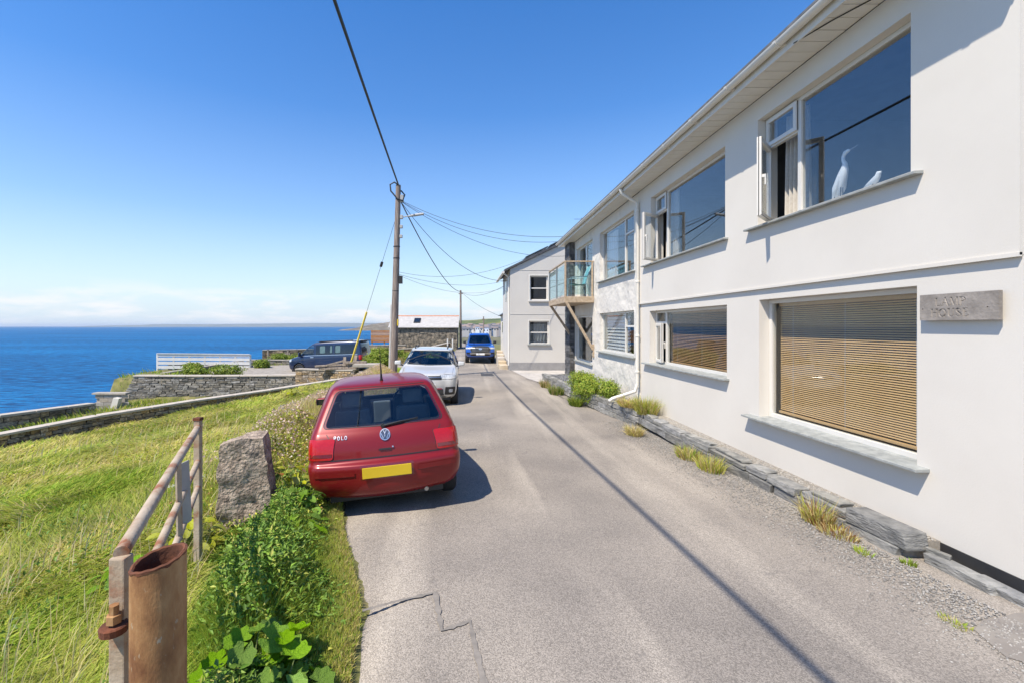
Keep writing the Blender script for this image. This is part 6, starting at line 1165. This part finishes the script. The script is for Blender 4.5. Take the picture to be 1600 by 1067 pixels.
# ---- rougher grass behind the low wall and round the parking pad
n = 26000; y = rng.uniform(11, 34, n); x = rng.uniform(-21, -4.5, n); k = (~before_wall(x, y)) & ((x < -14.2) | (y > 24.8)) & (seg_dist(x, y, COAST) > .5) & ((y < 24.8) | (fbm(x, y, .5, 3) > .52) & ((x < -16.3) | (y > 33)) | (x > -5.6) & (y > 25.2)); x, y = x[k], y[k]; n = len(x); P = np.stack([x, y, ground(x, y) - .01 + .08 * ((y > 25) & (y < 33.5))], 1)
V, T = blades(P, fbm(x, y, .6, 8) * 8, rng.uniform(.3, 1.1, n), rng.uniform(.12, .4, n), rng.uniform(.02, .045, n)); emit('rough_grass', V, T, pal(n, [LUSH, YEL, GREEN, STRAW], [.4, .3, .2, .1]), m_grass, 'rough green growth between the stone walls', 'grass', kind='stuff')
# ---- dry flowering bank beside the parked cars
n = 90000; y = rng.uniform(5.0, 20, n); u = rng.normal(1.15, .55, n); x = xleft(y) - u; k = (u > -.05) & (u < 2.6) & ((u > .12) | (y < 9)); x, y, u = x[k], y[k], u[k]; n = len(x); P = np.stack([x, y, ground(x, y) - .01], 1); d = np.clip((y - 6.3) / 3 + (fbm(x, y, 1.2, 2) - .5) * 2, 0, 1)[:, None]
c = pal(n, [(.72, .60, .30), (.55, .40, .20), (.56, .38, .27), (.60, .56, .14)], [.45, .15, .2, .2]) * d + pal(n, [YEL, LUSH, GREEN, STRAW], [.35, .25, .2, .2]) * (1 - d)
V, T = blades(P, rng.uniform(0, 6.28, n), np.abs(rng.normal(.5, .3, n)), rng.uniform(.10, .34, n), rng.uniform(.006, .016, n) * (1 + (y - 5) * .06)); emit('dry_grass', V, T, c, m_grass, 'dry straw coloured grass on the bank beside the cars', 'grass', kind='stuff')
n = 13000; y = rng.uniform(6.0, 19, n); u = rng.normal(1.25, .5, n); x = xleft(y) - u; k = (u > .15) & (fbm(x, y, .8, 40) > .47); x, y = x[k], y[k]; n = len(x); P = np.stack([x, y, ground(x, y) + rng.uniform(.14, .30, n)], 1); Vh, Th = leaves(P, rng.normal(size=(n, 3)) + [0, 0, 1.], rng.uniform(.018, .04, n), 1.0); emit('thrift_heads', Vh, Th, pal(n, [(.62, .44, .37), (.54, .36, .31), (.68, .58, .45)], [.4, .3, .3]), m_leaf, 'faded pinkish brown thrift flower heads on the bank', 'flowers', kind='stuff')
# ---- dense weeds between railing and road
n = 120000; y = rng.uniform(1.0, 5.3, n); rx = np.interp(y, [1.0, 1.75, 3.94, 5.3], [-1.05, -1.36, -2.3, -2.6]); xr = xleft(y) + .06; f = rng.random(n); x = rx + (xr - rx) * f; P0 = np.stack([x, y, ground(x, y) - .01], 1)
core = np.exp(-((f - .40) / .33) ** 2) * np.clip(fbm(x, y, 1.6, 51) * 2.0 - .25, .15, 1.15)
edge = np.clip((f - .72) / .25, 0, 1)
c = pal(n, [LUSH, GREEN, YEL], [.45, .35, .2]); ce = pal(n, [STRAW, DRY, YEL, LUSH], [.35, .2, .25, .2]); c = c * (1 - edge[:, None] * .8) + ce * edge[:, None] * .8
V, T = blades(P0, rng.uniform(0, 6.28, n), np.abs(rng.normal(.55, .35, n)), .06 + .36 * core * rng.uniform(.3, 1.15, n), rng.uniform(.004, .0085, n)); emit('verge_grass', V, T, c, m_grass, 'green verge grass drying to straw at the tarmac edge', 'grass', kind='stuff')
n = 26000; y = rng.uniform(1.6, 5.6, n); rx = np.interp(y, [1.0, 1.75, 3.94, 5.6], [-1.0, -1.28, -2.3, -2.75]); xr = xleft(y); f = rng.beta(2.2, 2.6, n); x = rx + (xr - rx) * f; mass = np.clip(fbm(x, y, 1.5, 51) * 2.1 - .35, .05, 1) * np.exp(-((f - .42) / .34) ** 2); z = ground(x, y) + .02 + .54 * mass * rng.random(n) ** .6; P = np.stack([x, y, z], 1)
Vl, Tl = leaves(P, rng.normal(size=(n, 3)) * .7 + [0, -.25, 1.0], rng.uniform(.018, .062, n), .38); emit('undergrowth', Vl, Tl, pal(n, [(.10, .19, .024), (.16, .28, .032), (.25, .38, .05), (.42, .44, .09)], [.3, .35, .23, .12]), m_leaf, 'dense dark green leafy weeds beside the railing', 'weeds', kind='stuff')

# ---- single plants
def leaf_shape(kind, r):
    """a single broad leaf lying round the origin, stalk end at -y"""
    bm = bmesh.new(); n = 28; c0 = bm.verts.new((0, -.25 * r, -.02 * r)); rim = []; mid = []
    for i in range(n):
        t = 2 * math.pi * i / n - math.pi / 2
        if kind == 'lobed': k = 1 + .055 * math.cos(7 * t + .6) + .03 * math.cos(21 * t); k *= (.35 if abs(i) < 1 else 1)
        elif kind == 'pointed': k = .55 + .45 * abs(math.sin((t + math.pi / 2) / 2)) ** 1.4 + .03 * math.cos(13 * t)
        else: k = 1
        x, y = r * k * math.cos(t) * (1 if kind == 'lobed' else .62), r * k * math.sin(t); d = math.hypot(x, y)
        z = .28 * d * d / r + .05 * r * math.cos(7 * t) if kind == 'lobed' else .22 * abs(x) - .25 * y * y / r
        rim.append(bm.verts.new((x, y, z))); mid.append(bm.verts.new((x * .5, y * .5 - .1 * r, z * .35 + (.02 * r * math.cos(7 * t)))))
    for i in range(n): j = (i + 1) % n; bm.faces.new((mid[i], mid[j], rim[j], rim[i])); bm.faces.new((c0, mid[j], mid[i]))
    me = bpy.data.meshes.new('leaf'); bm.to_mesh(me); bm.free(); me.polygons.foreach_set('use_smooth', [True] * len(me.polygons)); return me
m_broad = mat('mallow_leaf', (.13, .25, .028), (.22, .36, .05), scale=14, rough=.75, bump=.5, bscale=9, bdist=.05, vary=.3, trans=.3, spec=.15, sat=(.92, 1.15)); m_stem = mat('green_stem', (.12, .17, .05), (.18, .2, .07), rough=.7)
m_alex = mat('yellow_green_leaf', (.27, .30, .035), (.36, .36, .055), scale=14, rough=.5, vary=.3, trans=.3, spec=.2, sat=(.9, 1.15))
m_brown = mat('withered_leaf', (.22, .10, .04), (.30, .16, .07), scale=10, rough=.8, vary=.3, trans=.2)
LM = {k: leaf_shape(k, 1.0) for k in ('lobed', 'pointed')}
LMM = {}
def plant(name, label, x, y, h, spread, nleaf, size, kind, m, group=None, z=None, brown=0):
    z0 = float(ground(x, y)) if z is None else z; o = thing(name, label, 'plant', (x, y, z0), group); st_ = MB()
    for i in range(nleaf):
        a = random.uniform(0, 6.28); f = (i + .5) / nleaf; rr_ = spread * random.uniform(.25, 1.0); hh = h * random.uniform(.35, 1.0) * (1.1 - .5 * rr_ / spread); tip = Vector((rr_ * math.cos(a), rr_ * math.sin(a), hh))
        mm = m_brown if random.random() < brown else m; key = (kind, mm.name)
        if key not in LMM: q = LM[kind].copy(); q.materials.clear(); q.materials.append(mm); LMM[key] = q
        lf = link('leaf', LMM[key], None, o, tuple(tip)); s = size * random.uniform(.6, 1.15); lf.scale = (s, s, s); lf.rotation_euler = (random.uniform(-.55, .1), random.uniform(-.35, .35), a - math.pi / 2 + random.uniform(-.4, .4))
        st_.tube([(x, y, z0), (x + tip.x * .4, y + tip.y * .4, z0 + hh * .65), (x + tip.x, y + tip.y, z0 + hh)], [.006, .005, .003], 5)
    put('stems', st_, m_stem, o); return o
plant('mallow_plant', 'broad leaved mallow plant nearest the camera beside the rusty pipe', -1.02, 2.02, .36, .28, 26, .09, 'lobed', m_broad)
plant('mallow_plant', 'broad leaved mallow plant at the road side of the weeds', -.96, 2.40, .28, .22, 20, .075, 'lobed', m_broad)
plant('mallow_plant', 'broad leaved mallow plant in front of the dark weeds behind the pipe', -1.18, 2.50, .42, .26, 20, .075, 'lobed', m_broad)
spots = [(-2.62, 4.25, .45, .3, 'yellow leaved plant left of the granite stone'), (-1.98, 5.15, .5, .3, 'tall yellow leaved plant right of the granite stone'), (-2.25, 5.75, .45, .35, 'bushy yellow leaved plant between the stone and the red car'), (-1.72, 4.75, .40, .28, 'leafy plant touching the rear corner of the red car'), (-2.75, 6.4, .45, .35, 'yellow leaved plant on the bank above the red car'), (-2.75, 3.7, .3, .22, 'small leafy plant beyond the railing post'), (-2.9, 7.6, .3, .3, 'yellow leaved plant high on the bank beside the car roof'), (-5.4, 13.2, .35, .4, 'lone leafy plant on the slope before the low wall'), (-6.6, 17.6, .4, .45, 'leafy plant at the foot of the low wall coping'), (-1.55, 4.25, .32, .22, 'low leafy plant at the tarmac edge behind the car')]
for i, (x, y, h, s_, lb) in enumerate(spots): plant('alexanders_plant', lb, x, y, h, s_, 34 if y < 8 else 24, .075 if y < 8 else .14, 'pointed', m_alex if i not in (3, 9, 5) else m_broad, 'leafy plants on the verge and bank', brown=.12 if i in (1, 2, 4) else 0)
# trailing undergrowth leaves up the bank by the car
n = 6000; y = rng.uniform(4.4, 7.6, n); u = np.abs(rng.normal(.75, .42, n)) + .12; x = xleft(y) - u; P = np.stack([x, y, ground(x, y) + rng.random(n) * .28 * np.clip(fbm(x, y, 1.8, 77) * 2, .2, 1)], 1); Vl, Tl = leaves(P, rng.normal(size=(n, 3)) * .7 + [0, -.2, 1], rng.uniform(.022, .055, n), .42); emit('bank_weeds', Vl, Tl, pal(n, [(.48, .48, .07), (.32, .40, .05), (.58, .50, .13), (.45, .25, .10)], [.4, .3, .2, .1]), m_leaf, 'yellow green leafy weeds crowding the bank behind the red car', 'weeds', kind='stuff')

def tuft(label, x, y, h, s, n, cols, wts=None, z=None, name='grass_tuft', lean=.6):
    z0 = float(roadz(y)) if z is None else z; a = rng.uniform(0, 6.28, n); r_ = s * np.sqrt(rng.random(n)) * .6; P = np.stack([x + np.cos(a) * r_, y + np.sin(a) * r_ * 1.8, np.full(n, z0)], 1); V, T = blades(P, a + rng.normal(0, .5, n), np.abs(rng.normal(lean, .3, n)), h * rng.uniform(.5, 1.1, n), rng.uniform(.004, .009, n) * (1 + y * .05))
    emit(name, V, T, pal(n, cols, wts), m_grass, label, 'grass tuft', loc=(x, y, z0), group='tufts along the slate edging')
TG = [YEL, STRAW, (.30, .20, .07), LUSH]
tuft('feathery dry tuft growing at the nearest slate blocks', 3.62, 4.72, .30, .16, 260, [STRAW, YEL, (.3, .16, .06)], [.45, .3, .25]); tuft('rusty dry clump spilling right of the nearest tuft', 3.60, 4.45, .12, .2, 260, [(.34, .18, .07), STRAW, YEL], [.5, .35, .15])
tuft('yellow tuft midway along the slate edging, the nearer of two', 3.52, 6.6, .24, .24, 420, TG, [.35, .3, .2, .15]); tuft('yellow tuft midway along the slate edging, the farther of two', 3.52, 7.25, .22, .24, 420, TG, [.3, .3, .2, .2]); tuft('low arching dry tuft on the tarmac before the downpipe spout', 3.32, 9.05, .26, .22, 420, [STRAW, (.42, .32, .13), YEL], [.5, .35, .15], lean=.95)
tuft('big golden grass clump beside the downpipe on the edging', 3.86, 9.85, .42, .32, 900, [(.30, .27, .06), YEL, STRAW, LUSH], [.35, .3, .25, .1], z=.12); tuft('golden grass hanging over the slate blocks by the spout', 3.62, 10.3, .30, .26, 600, [STRAW, (.34, .2, .08), YEL], [.45, .25, .3], z=.20, lean=1.2)
tuft('dark green grass clump on the road before the planter shrub', 3.08, 12.9, .32, .28, 600, [GREEN, (.05, .10, .02), YEL], [.5, .3, .2]); tuft('dark grass clump along the far planter foot', 2.98, 15.2, .34, .36, 700, [GREEN, (.06, .10, .025), STRAW], [.5, .3, .2]); tuft('brownish grass clump at the far planter corner', 2.92, 17.0, .32, .3, 500, [STRAW, (.25, .17, .09), GREEN], [.4, .35, .25])
tuft('tiny green weed at the nearest slate corner', 3.74, 3.86, .07, .06, 60, [LUSH, (.2, .24, .03)]); tuft('small green weed growing on the tarmac edge by the slates', 3.52, 4.05, .07, .08, 70, [LUSH, YEL]); tuft('tiny weed patch in the tarmac at the lower right', 3.28, 3.06, .04, .09, 110, [LUSH, YEL, STRAW])

def shrub(name, label, c, rad, n, size, cols, wts=None, cat='shrub', group=None, ratio=.5, stemz=None):
    c = np.array(c, float); rad = np.array(rad, float); o = thing(name, label, cat, (c[0], c[1], c[2] - rad[2]), group); d = rng.normal(size=(n, 3)); d /= np.linalg.norm(d, axis=1, keepdims=True); lump = .72 + .42 * np.sin(d[:, 0] * 6 + c[0]) * np.sin(d[:, 1] * 5 + 1) * np.cos(d[:, 2] * 5 + c[1]); rr_ = (.55 + .45 * rng.random(n) ** .5) * lump
    P = c + d * rad * rr_[:, None]; P = P + rng.normal(0, .03, (n, 3)); V, T = leaves(P, d + rng.normal(0, .6, (n, 3)) + [0, 0, .4], size * rng.uniform(.6, 1.3, n), ratio); emit('foliage', V, T, pal(n, cols, wts), m_leaf, parent=o)
    st_ = MB()
    for i in range(7): a = i * .9; st_.tube([(c[0], c[1], c[2] - rad[2]), tuple(c + np.array([math.cos(a) * .5, math.sin(a) * .5, .3]) * rad)], [.012, .005], 5)
    put('stems', st_, m_stem, o); return o
BR = [(.30, .38, .04), (.20, .30, .03), (.40, .42, .06), (.11, .18, .02)]
shrub('planter_shrub', 'bright green flowering shrub spilling over the slate planter', (3.42, 13.2, .33), (.46, 1.35, .46), 9000, .05, BR, [.4, .3, .2, .1]); shrub('planter_shrub', 'smaller bright shrub at the near end of the slate planter', (3.72, 11.9, .36), (.3, .55, .3), 3500, .045, BR, [.4, .3, .2, .1])
HG = [(.28, .36, .04), (.19, .28, .028), (.38, .40, .065), (.10, .16, .02)]
shrub('hedge', 'bright green leafy hedge between van and utility pole', (-5.0, 26.2, .05), (1.25, .9, .75), 9000, .10, HG, [.4, .3, .2, .1], 'hedge'); shrub('hedge', 'low bright hedge behind the white car roof', (-2.9, 30, -.05), (1.6, .8, .6), 6000, .10, HG, [.4, .3, .2, .1], 'hedge'); shrub('hedge', 'long green hedge top behind the tall utility pole', (-6.2, 33.8, .0), (2.4, .7, .5), 6000, .11, HG, [.4, .3, .2, .1], 'hedge')
for (x, y, a, b, lb) in ((-13.9, 26.3, 1.3, .5, 'round green bush on the pad above the dark wall'), (-16.0, 26.8, 1.1, .35, 'low green bush at the left end of the pad'), (-17.6, 29.2, .8, .4, 'green bush below the slatted fence'), (-14.2, 31.5, .7, .45, 'small bush where the fence meets the sloping wall'), (-13.6, 36.5, 1.2, .5, 'green bush behind the garden wall'), (-11.9, 32.2, .7, .4, 'bush near the front of the van'), (-15.3, 37.2, 1.0, .5, 'bush right of the white slatted fence')): shrub('pad_bush', lb, (x, y, float(-.85 + b * .55)), (a, .6, b), 2200, .11, HG, [.35, .35, .15, .15], 'bush', 'bushes round the parking pad')
# white umbels in the grass
for i, (x, y) in enumerate(((-3.35, 5.6), (-3.1, 5.9), (-3.55, 5.35), (-2.95, 6.3))):
    z0 = float(ground(x, y)); o = thing('umbel_flower', ['white flower head in the grass, second from left of four', 'white flower head in the grass, third from left of four', 'white flower head in the grass, leftmost of four', 'white flower head in the grass, rightmost of four'][i], 'flower', (x, y, z0), 'white umbels in the grass'); put('stem', MB().tube([(x, y, z0), (x + .02, y, z0 + .32)], .004, 5), m_stem, o); n = 60; P = np.stack([x + .02 + rng.normal(0, .04, n), y + rng.normal(0, .04, n), np.full(n, z0 + .32) + rng.normal(0, .008, n)], 1); V, T = leaves(P, rng.normal(0, .2, (n, 3)) + [0, 0, 1], rng.uniform(.012, .022, n), 1.0, 0); emit('flower_head', V, T, pal(n, [(.7, .7, .62), (.6, .6, .5)]), m_leaf, parent=o)
# ---------------------------------------------------------------- the village across the harbour, house by house
random.seed(11)
m_vw = [mat('far_wall_%d' % i, c) for i, c in enumerate([(.68, .66, .62), (.5, .46, .4), (.42, .38, .33), (.74, .72, .7), (.33, .29, .26)])]
m_vr = [mat('far_roof_%d' % i, c) for i, c in enumerate([(.13, .13, .14), (.2, .17, .16), (.26, .2, .17)])]
wcol = ['white', 'cream', 'stone', 'bright white', 'brown stone']
k = 0
for i in range(45):
    px = 724 + (i % 15) * 4.6 + random.uniform(-1.5, 1.5); row = i // 15
    Y = 330 + row * 60 + random.uniform(-12, 12); base = at(px, 518 - row * 2.8 + random.uniform(-1.2, 1.2), Y); w = random.uniform(2.6, 5.5); d = 6; h = random.uniform(1.8, 3.0); rr = 1.3
    wi = random.randrange(5)
    ordw = ['first', 'second', 'third', 'fourth', 'fifth', 'sixth', 'seventh', 'eighth', 'ninth', 'tenth', 'eleventh', 'twelfth', 'thirteenth', 'fourteenth', 'fifteenth'][i % 15]
    place = ('lower', 'middle', 'upper')[row]
    o = thing('village_house', 'far %s walled village house, %s from the left in the %s row' % (wcol[wi], ordw, place), 'house', tuple(base), 'village houses across the harbour')
    x, y, z = base; mb = MB(); mb.box(x - w / 2, x + w / 2, y, y + d, z - 4, z + h); put('wall', mb, m_vw[wi], o)
    mb = MB(); mb.prism([(x - w / 2 - .2, y - .3, z + h), (x - w / 2 - .2, y + d + .3, z + h), (x - w / 2 - .2, y + d / 2, z + h + rr)], (w + .4, 0, 0)); put('roof', mb, random.choice(m_vr), o)
    mb = MB()
    for q in (-.25, .25): mb.box(x + q * w - .45, x + q * w + .45, y - .05, y + .02, z + 1, z + 2.2)
    put('window', MB().box(x - .25 * w - .35, x - .25 * w + .35, y - .06, y + .02, z + .7, z + 1.6), m_dark, o); put('window', MB().box(x + .25 * w - .35, x + .25 * w + .35, y - .06, y + .02, z + .7, z + 1.6), m_dark, o)

# ---------------------------------------------------------------- the sea air that pales the far coast
m_haze = bpy.data.materials.new('sea_haze'); m_haze.use_nodes = True; t = m_haze.node_tree; t.nodes.clear(); pv = t.nodes.new('ShaderNodeVolumePrincipled'); pv.inputs['Color'].default_value = (.82, .90, 1.0, 1); pv.inputs['Density'].default_value = 6e-5; pv.inputs['Anisotropy'].default_value = .2
ho = t.nodes.new('ShaderNodeOutputMaterial'); t.links.new(pv.outputs[0], ho.inputs['Volume'])
mb = MB(); mb.box(-30500, 30500, -3500, 40500, -19, 90); tag(put('haze', mb, m_haze), 'thin pale sea haze over the water', 'haze', kind='stuff')
